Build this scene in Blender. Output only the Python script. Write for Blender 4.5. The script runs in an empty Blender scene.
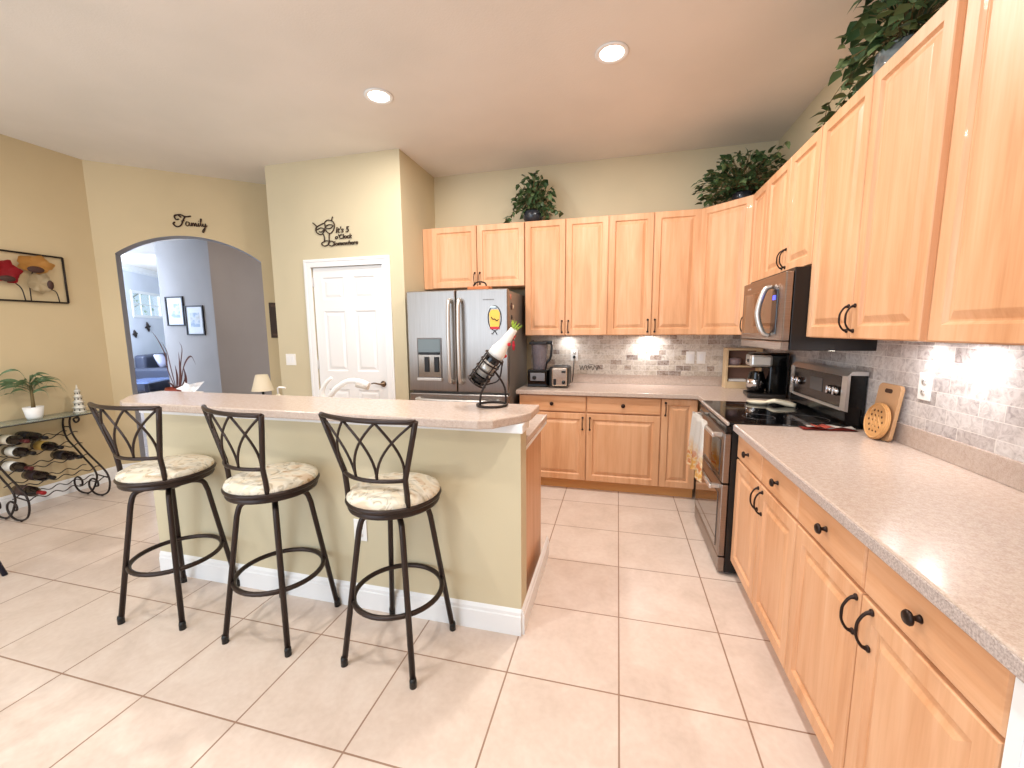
import bpy, bmesh, math, random
from mathutils import Vector, Matrix, Euler
random.seed(7)
D = bpy.data; C = bpy.context.scene.collection; PI = math.pi
sc = bpy.context.scene

# ---------------------------------------------------------------- camera
cam_d = D.cameras.new('camera'); cam = D.objects.new('camera', cam_d); C.objects.link(cam)
cam_d.sensor_width = 36; cam_d.lens = 14.496; cam_d.clip_start = .05; cam_d.clip_end = 200
yaw, pit, rol = -0.25039, -0.12787, -0.00758
f_ = Vector((math.sin(yaw)*math.cos(pit), math.cos(yaw)*math.cos(pit), math.sin(pit)))
r_ = Vector((math.cos(yaw), -math.sin(yaw), 0)); u_ = r_.cross(f_)
r2 = r_*math.cos(rol)+u_*math.sin(rol); u2 = -r_*math.sin(rol)+u_*math.cos(rol)
M = Matrix((r2, u2, -f_)).transposed().to_4x4(); M.translation = Vector((-1.2955, -4.212, 1.4403))
cam.matrix_world = M
sc.camera = cam
# ---------------------------------------------------------------- world, exposure, lights
w = D.worlds.new('sky'); sc.world = w; w.use_nodes = True
bg = w.node_tree.nodes['Background']; bg.inputs[0].default_value = (.62, .80, 1, 1); bg.inputs[1].default_value = 1.3
sc.view_settings.view_transform = 'Standard'; sc.view_settings.look = 'None'
sc.view_settings.gamma = 1; sc.view_settings.use_curve_mapping = False
sc.view_settings.exposure = -0.38
CAN_W = 34; PUCK_W = 2.2

def area(name, loc, size, power, col, rot=(0, 0, 0), parent=None, shape='DISK', sy=None, spread=PI):
    l = D.lights.new(name, 'AREA'); l.shape = shape; l.size = size
    if sy: l.size_y = sy
    l.energy = power; l.color = col; l.spread = spread
    o = D.objects.new(name, l); C.objects.link(o); o.location = loc; o.rotation_euler = rot
    if parent: o.parent = parent
    return o
# daylight through the big sliding doors behind the camera; living room and hall lights are added fills
area('daylight_sliding_door', (-4.3, -6.3, 1.5), 3.4, 120, (.76, .87, 1), (math.radians(106), 0, math.radians(-8)), shape='RECTANGLE', sy=2.2)
def aim(a, b): return (Vector(b)-Vector(a)).to_track_quat('-Z', 'Y').to_euler()
area('living_room_fill', (-10.6, -.4, 2.1), 2.2, 330, (.66, .79, 1), aim((-10.6, -.4, 2.1), (-12.9, 3.9, 1.4)), shape='RECTANGLE', sy=1.6)  # added bluish fill inside the room, aimed at the far wall
area('far_wall_fill', (-11.2, 1.6, 2.2), 1.6, 190, (.70, .82, 1), aim((-11.2, 1.6, 2.2), (-13.0, 4.3, 1.4)), shape='RECTANGLE', sy=1.2)  # second added fill, unseen, brightens the far wall from in front of it
area('hall_fill', (-6.9, -.6, 3.0), .3, 16, (1, .94, .87))  # added warm fill to brighten the hall wall, no fixture there

# ---------------------------------------------------------------- materials
def lin(c):
    r = []
    for v in c[:3]:
        v /= 255.0
        r.append(v/12.92 if v <= .04045 else ((v+.055)/1.055)**2.4)
    return (*r, 1)
def mat(name, col, rough=.5, metal=0, spec=.5, emit=None, es=1, trans=0, ior=1.45, alpha=1, coat=0):
    m = D.materials.new(name); m.use_nodes = True; b = m.node_tree.nodes['Principled BSDF']
    b.inputs['Base Color'].default_value = lin(col); b.inputs['Roughness'].default_value = rough
    b.inputs['Metallic'].default_value = metal; b.inputs['Specular IOR Level'].default_value = spec
    b.inputs['IOR'].default_value = ior; b.inputs['Transmission Weight'].default_value = trans
    b.inputs['Alpha'].default_value = alpha; b.inputs['Coat Weight'].default_value = coat
    if emit: b.inputs['Emission Color'].default_value = lin(emit); b.inputs['Emission Strength'].default_value = es
    return m
def N(m, t, **k):
    n = m.node_tree.nodes.new(t)
    for a, v in k.items(): setattr(n, a, v)
    return n
def L(m, a, b): m.node_tree.links.new(a, b)
def coords(m, scale=(1, 1, 1), loc=(0, 0, 0), rot=(0, 0, 0), kind='Object', rnd=False):
    t = N(m, 'ShaderNodeTexCoord'); mp = N(m, 'ShaderNodeMapping')
    mp.inputs['Scale'].default_value = scale; mp.inputs['Location'].default_value = loc; mp.inputs['Rotation'].default_value = rot
    if rnd:
        oi = N(m, 'ShaderNodeObjectInfo'); va = N(m, 'ShaderNodeVectorMath', operation='SCALE'); va.inputs[0].default_value = (37, 19, 53)
        L(m, oi.outputs['Random'], va.inputs['Scale']); ad = N(m, 'ShaderNodeVectorMath', operation='ADD')
        L(m, t.outputs[kind], ad.inputs[0]); L(m, va.outputs[0], ad.inputs[1]); L(m, ad.outputs[0], mp.inputs[0])
    else: L(m, t.outputs[kind], mp.inputs[0])
    return mp.outputs[0]
def ramp(m, fac, stops):
    r = N(m, 'ShaderNodeValToRGB'); e = r.color_ramp.elements
    while len(e) < len(stops): e.new(.5)
    for i, (p, c) in enumerate(stops): e[i].position = p; e[i].color = lin(c)
    L(m, fac, r.inputs[0]); return r.outputs[0]
def noise(m, vec, scale=5, detail=4, rough=.5, dist=0):
    n = N(m, 'ShaderNodeTexNoise'); n.inputs['Scale'].default_value = scale; n.inputs['Detail'].default_value = detail
    n.inputs['Roughness'].default_value = rough; n.inputs['Distortion'].default_value = dist
    L(m, vec, n.inputs['Vector']); return n.outputs[0]
def bsdf(m): return m.node_tree.nodes['Principled BSDF']
def bump(m, h, s=.2, d=.01):
    b = N(m, 'ShaderNodeBump'); b.inputs['Strength'].default_value = s; b.inputs['Distance'].default_value = d
    L(m, h, b.inputs['Height']); L(m, b.outputs[0], bsdf(m).inputs['Normal'])
def mixc(m, a, b, fac, blend='MIX'):
    x = N(m, 'ShaderNodeMix', data_type='RGBA', blend_type=blend)
    if isinstance(fac, float): x.inputs[0].default_value = fac
    else: L(m, fac, x.inputs[0])
    for s, v in ((x.inputs[6], a), (x.inputs[7], b)):
        if isinstance(v, tuple): s.default_value = lin(v)
        else: L(m, v, s)
    return x.outputs[2]
def paint(name, col, tex=.12, rough=.75):
    m = mat(name, col, rough, spec=.3); v = coords(m)
    n = noise(m, v, 90, 3); bump(m, n, tex, .004)
    n2 = noise(m, v, 1.2, 3); c2 = tuple(int(x*.965) for x in col)
    L(m, ramp(m, n2, [(.35, c2), (.65, col)]), bsdf(m).inputs['Base Color']); return m
def wood(name, a, b, c, horiz=False, rough=.42):
    m = mat(name, b, rough, coat=.04); sc_ = (2.2, 16, 16) if horiz else (16, 16, 1.3)
    v = coords(m, sc_, rnd=True); n = noise(m, v, 1.0, 6, .6, .6)
    v2 = coords(m, (1.2, 3, 5) if horiz else (5, 3, .7), rnd=True); n2 = noise(m, v2, 1, 3)
    v3 = coords(m, (5, 120, 120) if horiz else (120, 120, 5), rnd=True); n3 = noise(m, v3, 1, 2)
    col = mixc(m, ramp(m, n, [(.3, a), (.52, b), (.75, c)]), ramp(m, n2, [(.35, a), (.7, c)]), .4)
    col = mixc(m, col, ramp(m, n3, [(.3, a), (.6, c)]), .12)
    L(m, col, bsdf(m).inputs['Base Color']); bump(m, n3, .05, .002); return m
WALL = paint('cream_wall_paint', (212, 199, 168))
WALLT = paint('tan_wall_tone', (212, 192, 154))  # slightly tanner than the cream, used on the left and arch walls
GREYW = paint('grey_hall_paint', (170, 156, 146))
GREYL = paint('light_grey_paint', (184, 180, 178))
JAMB = paint('daylit_jamb_grey', (172, 176, 188))  # grey jamb with the bluish daylight on it put into the colour
CEIL = paint('ceiling_paint', (234, 227, 218), .25)
WHITE = mat('white_trim', (240, 240, 240), .35)
WHITEW = paint('white_room_paint', (222, 226, 236))
WOOD = wood('maple', (198, 138, 92), (222, 167, 124), (233, 189, 151))
WOODH = wood('maple_horizontal', (198, 138, 92), (222, 167, 124), (233, 189, 151), True)
WOODIN = mat('maple_edge', (214, 156, 96), .5)
BRONZE = mat('dark_bronze', (52, 40, 36), .38, .75)
IRON = mat('brown_iron', (56, 45, 41), .36, .55)
IRON2 = mat('black_iron', (50, 42, 40), .45, .5)
BLACK = mat('black_gloss', (12, 12, 13), .12)
BLACKM = mat('black_plastic', (20, 20, 21), .4)
GLASSTOP = mat('black_glass', (10, 10, 11), .06)
OVENG = mat('oven_window', (34, 26, 22), .05, .0, .9, coat=1)
CHROME = mat('chrome', (220, 220, 222), .15, 1)
STEELH = mat('pale_steel', (214, 211, 207), .36, .85)
PLWHITE = mat('white_plastic', (242, 240, 236), .3)
GREEN = mat('ivy_leaf', (60, 84, 50), .42)
GREEN2 = mat('ivy_leaf_light', (96, 116, 74), .5)
PGREEN = mat('palm_leaf', (96, 120, 84), .5)
STEM = mat('plant_stem', (110, 92, 56), .7)
CLEAR = mat('clear_glass', (235, 245, 242), .03, trans=1, ior=1.45)
THIN = mat('thin_glass', (225, 240, 235), .05, alpha=.25)
RED = mat('red_paint', (196, 30, 40), .4); YEL = mat('yellow_paint', (236, 190, 80), .5)

def steel(name, col=(176, 170, 165), rough=.27, vert=True):
    m = mat(name, col, rough, 1); v = coords(m, (260, 260, 3) if vert else (3, 3, 260)); n = noise(m, v, 1, 2)
    L(m, ramp(m, n, [(.3, tuple(int(x*.93) for x in col)), (.7, col)]), bsdf(m).inputs['Base Color'])
    bump(m, n, .03, .001); return m
STEEL = steel('brushed_steel', (160, 152, 146), .34); STEEL2 = steel('brushed_steel_horizontal', (158, 146, 138), .3, False)
FSIDE = mat('fridge_side_grey', (128, 122, 116), .4, .3)

def floor_mat():
    m = mat('floor_tile', (236, 212, 190), .28, spec=.45)
    v = coords(m, (1, 1, 1), (1.2565, 2.6846, 0))
    b = N(m, 'ShaderNodeTexBrick', offset=0, squash=1)
    b.inputs['Scale'].default_value = 1; b.inputs['Brick Width'].default_value = .462; b.inputs['Row Height'].default_value = .462
    b.inputs['Mortar Size'].default_value = .0035; b.inputs['Mortar Smooth'].default_value = .1
    b.inputs['Color1'].default_value = (0, 0, 0, 1); b.inputs['Color2'].default_value = (1, 1, 1, 1); b.inputs['Mortar'].default_value = (.5, .5, .5, 1)
    L(m, v, b.inputs['Vector'])
    n = noise(m, v, 5, 6, .6, .8); n2 = noise(m, v, 40, 4)
    c = ramp(m, n, [(.3, (208, 190, 176)), (.5, (218, 200, 187)), (.7, (226, 211, 199))])
    c = mixc(m, c, ramp(m, n2, [(.3, (206, 186, 172)), (.7, (230, 216, 204))]), .25)
    c = mixc(m, c, b.outputs['Color'], .035, 'SOFT_LIGHT')
    c = mixc(m, c, (158, 128, 110), b.outputs['Fac'])
    L(m, c, bsdf(m).inputs['Base Color'])
    mr = N(m, 'ShaderNodeMath', operation='MULTIPLY_ADD'); mr.inputs[1].default_value = -1; mr.inputs[2].default_value = 1
    L(m, b.outputs['Fac'], mr.inputs[0]); bump(m, mr.outputs[0], .35, .003); return m
FLOOR = floor_mat()
def counter_mat():
    m = mat('speckled_laminate', (205, 184, 168), .22); v = coords(m)
    n = noise(m, v, 230, 3, .7); n2 = noise(m, v, 60, 3)
    c = ramp(m, n, [(.30, (164, 144, 132)), (.45, (190, 170, 156)), (.58, (202, 184, 172)), (.72, (220, 206, 196))])
    c = mixc(m, c, ramp(m, n2, [(.35, (184, 162, 148)), (.65, (206, 190, 178))]), .45)
    L(m, c, bsdf(m).inputs['Base Color']); return m
COUNTER = counter_mat()
EDGE = mat('laminate_edge_line', (206, 196, 190), .3)
def splash_mat(name, rot, cols, w_=.11, h_=.05, off=0.0):
    m = mat(name, (200, 190, 180), .3, spec=.4); t_ = N(m, 'ShaderNodeTexCoord'); sp = N(m, 'ShaderNodeSeparateXYZ'); cb = N(m, 'ShaderNodeCombineXYZ')
    L(m, t_.outputs['Object'], sp.inputs[0]); L(m, sp.outputs[rot], cb.inputs[0]); L(m, sp.outputs[2], cb.inputs[1]); v = cb.outputs[0]
    b = N(m, 'ShaderNodeTexBrick', offset=.37, offset_frequency=2, squash=.62, squash_frequency=3)
    b.inputs['Scale'].default_value = 1; b.inputs['Brick Width'].default_value = w_; b.inputs['Row Height'].default_value = h_
    b.inputs['Mortar Size'].default_value = .0018; b.inputs['Mortar Smooth'].default_value = .2; b.inputs['Bias'].default_value = 0
    b.inputs['Color1'].default_value = (0, 0, 0, 1); b.inputs['Color2'].default_value = (1, 1, 1, 1); b.inputs['Mortar'].default_value = (.5, .5, .5, 1)
    L(m, v, b.inputs['Vector'])
    c = ramp(m, b.outputs['Color'], cols)
    n = noise(m, v, 28, 6, .65, 1.5)
    c = mixc(m, c, ramp(m, n, [(.34, (104, 86, 78)), (.46, (186, 174, 166)), (.6, (226, 220, 214))]), .42)
    c = mixc(m, c, (226, 220, 214), b.outputs['Fac'])
    L(m, c, bsdf(m).inputs['Base Color'])
    mr = N(m, 'ShaderNodeMath', operation='MULTIPLY_ADD'); mr.inputs[1].default_value = -1; mr.inputs[2].default_value = 1
    L(m, b.outputs['Fac'], mr.inputs[0]); bump(m, mr.outputs[0], .5, .003); return m
SPB = splash_mat('marble_subway_back', 0, [(0, (112, 86, 70)), (.12, (160, 136, 114)), (.26, (212, 200, 182)), (.6, (232, 222, 206)), (1, (198, 182, 158))])
SPR = splash_mat('marble_subway_right', 1, [(0, (132, 122, 122)), (.14, (172, 160, 158)), (.35, (206, 198, 196)), (.6, (222, 216, 214)), (1, (190, 182, 182))], .17, .062)
def fabric_mat():
    m = mat('floral_cushion_fabric', (214, 200, 176), .85, spec=.2); v = coords(m, rnd=True)
    n = noise(m, v, 5, 2, .5, 2.2); n2 = noise(m, v, 11, 2, .5, 3)
    c = ramp(m, n, [(.36, (196, 164, 128)), (.43, (216, 202, 176)), (.5, (220, 214, 200)), (.58, (184, 178, 160)), (.66, (210, 194, 166))])
    c = mixc(m, c, ramp(m, n2, [(.38, (142, 126, 104)), (.43, (224, 216, 200)), (.7, (224, 216, 200))]), .4)
    L(m, c, bsdf(m).inputs['Base Color']); return m
FABRIC = fabric_mat()

# ---------------------------------------------------------------- geometry helpers
class MB:
    def __init__(s): s.b = bmesh.new()
    def _new(s, fn):
        t = bmesh.new(); fn(t); me = D.meshes.new('t'); t.to_mesh(me); t.free(); s.b.from_mesh(me); D.meshes.remove(me); return s
    def box(s, x0, x1, y0, y1, z0, z1, bev=0, seg=2, rot=None, piv=None, mi=0):
        def fn(t):
            bmesh.ops.create_cube(t, size=1)
            bmesh.ops.scale(t, vec=(abs(x1-x0), abs(y1-y0), abs(z1-z0)), verts=t.verts)
            if bev: bmesh.ops.bevel(t, geom=t.edges[:], offset=bev, segments=seg, affect='EDGES', profile=.5)
            bmesh.ops.translate(t, vec=((x0+x1)/2, (y0+y1)/2, (z0+z1)/2), verts=t.verts)
            if rot is not None: bmesh.ops.rotate(t, cent=piv or ((x0+x1)/2, (y0+y1)/2, (z0+z1)/2), matrix=Euler(rot).to_matrix(), verts=t.verts)
            for f in t.faces: f.material_index = mi
        return s._new(fn)
    def lathe(s, prof, seg=24, loc=(0, 0, 0), rot=(0, 0, 0), scale=(1, 1, 1), mi=0):
        def fn(t):
            rings = []
            for r, z in prof:
                if r < 1e-6: rings.append([t.verts.new((0, 0, z))])
                else: rings.append([t.verts.new((r*math.cos(2*PI*i/seg), r*math.sin(2*PI*i/seg), z)) for i in range(seg)])
            for a, b in zip(rings, rings[1:]):
                if len(a) == 1 and len(b) == 1: continue
                for i in range(seg):
                    j = (i+1) % seg
                    if len(a) == 1: f = t.faces.new((a[0], b[i], b[j]))
                    elif len(b) == 1: f = t.faces.new((a[i], a[j], b[0]))
                    else: f = t.faces.new((a[i], a[j], b[j], b[i]))
                    f.smooth = True; f.material_index = mi
            bmesh.ops.recalc_face_normals(t, faces=t.faces)
            bmesh.ops.transform(t, matrix=Matrix.LocRotScale(Vector(loc), Euler(rot), Vector(scale)), verts=t.verts)
        return s._new(fn)
    def tube(s, pts, r, seg=8, closed=False, sm=0, cap=True, mi=0):
        pts = [Vector(p) for p in pts]
        if sm: pts = catmull(pts, sm, closed)
        rs = r if isinstance(r, (list, tuple)) else None
        n = len(pts)
        def rad(i):
            if rs is None: return r
            t_ = i/(n-1)*(len(rs)-1); k = min(int(t_), len(rs)-2); return rs[k]+(rs[k+1]-rs[k])*(t_-k)
        def fn(t):
            rings = []; prev = None
            for i, p in enumerate(pts):
                if closed: d = pts[(i+1) % n]-pts[i-1]
                else: d = pts[min(i+1, n-1)]-pts[max(i-1, 0)]
                if d.length < 1e-9: d = Vector((0, 0, 1))
                d.normalize()
                if prev is None:
                    a = Vector((0, 0, 1)) if abs(d.z) < .9 else Vector((1, 0, 0)); x = d.cross(a).normalized()
                else:
                    x = prev-d*prev.dot(d); x = x.normalized() if x.length > 1e-6 else d.orthogonal().normalized()
                prev = x; y = d.cross(x); R = rad(i)
                rings.append([t.verts.new(p+(x*math.cos(2*PI*k/seg)+y*math.sin(2*PI*k/seg))*R) for k in range(seg)])
            m_ = n if closed else n-1
            for i in range(m_):
                a, b = rings[i], rings[(i+1) % n]
                for k in range(seg):
                    f = t.faces.new((a[k], a[(k+1) % seg], b[(k+1) % seg], b[k])); f.smooth = True; f.material_index = mi
            if cap and not closed:
                t.faces.new(rings[0][::-1]).material_index = mi; t.faces.new(rings[-1]).material_index = mi
            bmesh.ops.recalc_face_normals(t, faces=t.faces)
        return s._new(fn)
    def prism(s, poly, z0, z1, bev=0, mi=0, M_=None):
        def fn(t):
            a = [t.verts.new((x, y, z0)) for x, y in poly]; b = [t.verts.new((x, y, z1)) for x, y in poly]; n = len(poly)
            t.faces.new(a[::-1]); t.faces.new(b)
            for i in range(n): t.faces.new((a[i], a[(i+1) % n], b[(i+1) % n], b[i]))
            bmesh.ops.recalc_face_normals(t, faces=t.faces)
            if bev: bmesh.ops.bevel(t, geom=[e for e in t.edges if abs(e.verts[0].co.z-e.verts[1].co.z) < 1e-6], offset=bev, segments=3, affect='EDGES', profile=.5)
            for f in t.faces: f.material_index = mi
            if M_ is not None: bmesh.ops.transform(t, matrix=M_, verts=t.verts)
        return s._new(fn)
    def rings(s, rects, mi=0):
        """nested rectangles (x0,x1,z0,z1,y) bridged one after the other, last one filled (raised panels)."""
        def fn(t):
            R = [[t.verts.new(c) for c in ((x0, y, z0), (x1, y, z0), (x1, y, z1), (x0, y, z1))] for x0, x1, z0, z1, y in rects]
            for a, b in zip(R, R[1:]):
                for i in range(4): t.faces.new((a[i], a[(i+1) % 4], b[(i+1) % 4], b[i]))
            t.faces.new(R[-1]); t.faces.new(R[0][::-1])
            bmesh.ops.recalc_face_normals(t, faces=t.faces)
            for f in t.faces: f.material_index = mi
        return s._new(fn)
    def sphere(s, c, r, scale=(1, 1, 1), seg=16, mi=0, rot=(0, 0, 0)):
        prof = [(math.sin(PI*i/10)*r, -math.cos(PI*i/10)*r) for i in range(11)]; prof[0] = (0, -r); prof[-1] = (0, r)
        return s.lathe(prof, seg, c, rot, scale, mi)
    def quad(s, *v, mi=0, smooth=False):
        vs = [s.b.verts.new(p) for p in v]; f = s.b.faces.new(vs); f.material_index = mi; f.smooth = smooth; return s
    def build(s, name, m, parent=None, **tags):
        me = D.meshes.new(name); s.b.to_mesh(me); s.b.free()
        for x in (m if isinstance(m, (list, tuple)) else [m]): me.materials.append(x)
        o = D.objects.new(name, me); C.objects.link(o)
        if parent: o.parent = parent
        for k, v in tags.items(): o[k] = v
        return o
def catmull(P, k, closed=False):
    n = len(P); out = []
    rng = range(n if closed else n-1)
    for i in rng:
        p0 = P[i-1] if (closed or i > 0) else P[0]*2-P[1]; p1 = P[i]; p2 = P[(i+1) % n]
        p3 = P[(i+2) % n] if (closed or i+2 < n) else P[-1]*2-P[-2]
        for j in range(k):
            t = j/k
            out.append(.5*((2*p1)+(-p0+p2)*t+(2*p0-5*p1+4*p2-p3)*t*t+(-p0+3*p1-3*p2+p3)*t**3))
    if not closed: out.append(P[-1])
    return out
def bez(a, c, b, n=8):
    a, b, c = Vector(a), Vector(b), Vector(c)
    return [a*(1-t)**2+c*2*t*(1-t)+b*t*t for t in [i/n for i in range(n+1)]]
def thing(name, label, cat, loc=(0, 0, 0), rz=0, group=None):
    o = D.objects.new(name, None); C.objects.link(o); o.location = loc; o.rotation_euler = (0, 0, rz)
    o.empty_display_size = .1; o['label'] = label; o['category'] = cat
    if group: o['group'] = group
    return o
def tag(o, label, cat, group=None):
    o['label'] = label; o['category'] = cat
    if group: o['group'] = group
    return o
def struct(o): o['kind'] = 'structure'; return o
def dup(root, loc, rz=0, label=None, group=None):
    def cp(o, par):
        c = o.copy(); C.objects.link(c)
        if par: c.parent = par
        for ch in list(o.children): cp(ch, c)
        return c
    r = cp(root, None); r.location = loc; r.rotation_euler = (0, 0, rz)
    if label: r['label'] = label
    if group: r['group'] = group
    return r

# ---------------------------------------------------------------- room
ZC = 3.0385; PX = -3.20; PY = -.714; QX = -4.64; LX = -6.13
AD = Vector((.743, .669, 0)); AN = Vector((-.669, .743, 0)); A0 = Vector((LX, -1.275, 0))
struct(MB().box(-16, .3, -6.6, 7, -.1, 0).build('floor', FLOOR))
# ceiling with two round holes is not needed: trims sit on its face
struct(MB().box(-16, .3, -6.6, 7, ZC, ZC+.15).build('ceiling', CEIL))
struct(MB().box(PX-.1, .15, 0, .15, 0, ZC).build('wall_back', WALL))
struct(MB().box(0, .15, -6.6, 0, 0, ZC).build('wall_right', WALL))
struct(MB().box(-1.4, .15, -6.75, -6.6, 0, ZC).build('wall_rear', WALL))
struct(MB().box(LX-.12, LX, -6.6, -1.275, 0, ZC).build('wall_left', WALLT))
# arched wall, built in (s, z) and thickness
def arch_wall():
    m = MB(); s0, s1, zs, zp = .15, 1.36, 2.215, 2.43
    half = (s1-s0)/2; h = zp-zs; R = (half*half+h*h)/(2*h); cz = zp-R; n = 24; S1 = 2.05
    pts = []
    for i in range(n+1):
        s = s0+(s1-s0)*i/n; pts.append((s, cz+math.sqrt(R*R-(s-s0-half)**2)))
    P = lambda s, z, t: A0+AD*s+AN*t+Vector((0, 0, z))
    T = .15
    def face(poly, t, mi, flip):
        v = [P(s, z, t) for s, z in poly]
        m.quad(*(v[::-1] if flip else v), mi=mi)
    for t, mi, fl in ((0, 0, False), (T, 1, True)):
        face([(0, 0), (s0, 0), (s0, zs), (0, zs)], t, mi, fl); face([(s1, 0), (S1, 0), (S1, zs), (s1, zs)], t, mi, fl)
        face([(0, zs), (s0, zs), (s0, ZC), (0, ZC)], t, mi, fl); face([(s1, zs), (S1, zs), (S1, ZC), (s1, ZC)], t, mi, fl)
        for a, b in zip(pts, pts[1:]): face([a, b, (b[0], ZC), (a[0], ZC)], t, mi, fl)
    def side(a, b): m.quad(P(a[0], a[1], 0), P(b[0], b[1], 0), P(b[0], b[1], T), P(a[0], a[1], T), mi=2)
    side((s0, 0), (s0, zs)); side((s1, zs), (s1, 0))
    for a, b in zip(pts, pts[1:]): side(a, b)
    side((0, 0), (0, ZC)); side((S1, ZC), (S1, 0))
    bmesh.ops.remove_doubles(m.b, verts=m.b.verts, dist=1e-5); bmesh.ops.recalc_face_normals(m.b, faces=m.b.faces)
    return struct(m.build('wall_arch', [WALLT, GREYW, JAMB]))
arch_wall()
# pantry walls (front with door opening, right return, left return)
m = MB(); dx0, dx1, dz = -4.19, -3.41, 2.065
m.box(QX, dx0, PY, PY+.11, 0, ZC); m.box(dx1, PX, PY, PY+.11, 0, ZC); m.box(dx0, dx1, PY, PY+.11, dz, ZC)
struct(m.build('wall_pantry', WALL))
struct(MB().box(PX-.11, PX, PY+.11, 0, 0, ZC).build('wall_pantry_right', WALL))
struct(MB().box(QX, QX+.11, PY+.11, .1, 0, ZC).build('wall_pantry_left', WALL))
struct(MB().box(QX, PX-.11, -.02, .15, 0, ZC).build('wall_pantry_inner', WALL))
# casing
m = MB()
for a, b in ((dx0-.075, dx0+.004), (dx1-.004, dx1+.075)): m.box(a, b, PY-.018, PY+.0, 0, dz+.0, .004)
m.box(dx0-.075, dx1+.075, PY-.018, PY, dz-.004, dz+.072, .004)
m.box(dx0-.062, dx1+.062, PY-.024, PY-.014, dz+.045, dz+.062, .002)
m.box(dx0-.062, dx0-.045, PY-.024, PY-.014, 0, dz+.045, .002); m.box(dx1+.045, dx1+.062, PY-.024, PY-.014, 0, dz+.045, .002)
struct(m.build('trim_1', WHITE))
# pantry door
dr = D.objects.new('door_1', None); C.objects.link(dr); dr['kind'] = 'structure'
def panel_door(x0, x1, z0, z1, yf, th, panels, parent):
    m = MB(); xs = sorted({x0, x1, *[p[0] for p in panels], *[p[1] for p in panels]}); zs = sorted({z0, z1, *[p[2] for p in panels], *[p[3] for p in panels]})
    pset = [(p[0], p[1], p[2], p[3]) for p in panels]
    for a, b in zip(xs, xs[1:]):
        for c, d in zip(zs, zs[1:]):
            if any(p[0] <= a+1e-6 and b <= p[1]+1e-6 and p[2] <= c+1e-6 and d <= p[3]+1e-6 for p in pset): continue
            m.quad((a, yf, c), (b, yf, c), (b, yf, d), (a, yf, d))
    for p in pset:
        R = []
        for ins, dep in ((0, 0), (.010, .009), (.022, .010), (.045, .002)):
            R.append([(p[0]+ins, yf+dep, p[2]+ins), (p[1]-ins, yf+dep, p[2]+ins), (p[1]-ins, yf+dep, p[3]-ins), (p[0]+ins, yf+dep, p[3]-ins)])
        for A, B in zip(R, R[1:]):
            for i in range(4): m.quad(A[i], A[(i+1) % 4], B[(i+1) % 4], B[i])
        m.quad(*R[-1])
    # sides and back
    m.quad((x0, yf+th, z0), (x0, yf+th, z1), (x1, yf+th, z1), (x1, yf+th, z0))
    m.quad((x0, yf, z0), (x0, yf, z1), (x0, yf+th, z1), (x0, yf+th, z0)); m.quad((x1, yf, z0), (x1, yf+th, z0), (x1, yf+th, z1), (x1, yf, z1))
    m.quad((x0, yf, z1), (x1, yf, z1), (x1, yf+th, z1), (x0, yf+th, z1)); m.quad((x0, yf, z0), (x0, yf+th, z0), (x1, yf+th, z0), (x1, yf, z0))
    return m.build('door_leaf', WHITE, parent)
pcols = ((-4.085, -3.85), (-3.745, -3.515))
pan = [(a, b, c, d) for a, b in pcols for c, d in ((1.755, 1.965), (1.06, 1.645), (.22, .88))]
panel_door(dx0+.006, dx1-.006, .012, dz-.006, PY+.012, .035, pan, dr)
m = MB(); m.lathe([(0, 0), (.028, 0), (.030, .006), (.022, .012), (.012, .016), (.011, .045), (0, .045)], 20, (-3.468, PY+.012, .945), (PI/2, 0, 0))
m.tube([(-3.468, PY-.030, .945), (-3.50, PY-.034, .948), (-3.54, PY-.032, .955), (-3.575, PY-.03, .948)], [.009, .008, .007, .005], 8, sm=4)
m.build('door_handle', mat('aged_bronze', (120, 100, 82), .3, .9), dr, label='bronze lever handle')
m = MB()
for z in (.25, 1.08, 1.88): m.box(dx0-.004, dx0+.012, PY-.004, PY+.013, z, z+.09, .002)
m.build('hinge', STEELH, dr)
# backsplash
struct(MB().box(-2.16, -.012, -.012, 0, 1.0, 1.42).build('wall_backsplash_back', SPB))
struct(MB().box(-.012, 0, -4.0, -.012, .93, 1.42).build('wall_backsplash_right', SPR))
# baseboards
def baseboard(name, pts, h=.13):
    m = MB()
    for (x0, y0), (x1, y1) in zip(pts, pts[1:]):
        d = Vector((x1-x0, y1-y0, 0)); ln = d.length; d.normalize(); a = math.atan2(d.y, d.x); nrm = Vector((d.y, -d.x, 0))
        Mx = Matrix.Translation((x0, y0, 0)) @ Matrix.Rotation(a, 4, 'Z') @ Matrix.Rotation(PI/2, 4, 'Z') @ Matrix.Rotation(PI/2, 4, 'X')
        prof = [(0, 0), (-.014, 0), (-.014, h*.72), (-.010, h*.76), (-.010, h*.88), (-.004, h*.96), (0, h)]
        m.prism(prof, 0, ln, M_=Mx)
    return struct(m.build(name, WHITE))
baseboard('baseboard_left', [(LX, -1.275), (LX, -6.5)][::-1])
baseboard('baseboard_arch', [(LX, -1.275), (LX+.743*.15, -1.275+.669*.15)])
baseboard('baseboard_pantry', [(QX, PY), (dx0-.075, PY)])

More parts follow.
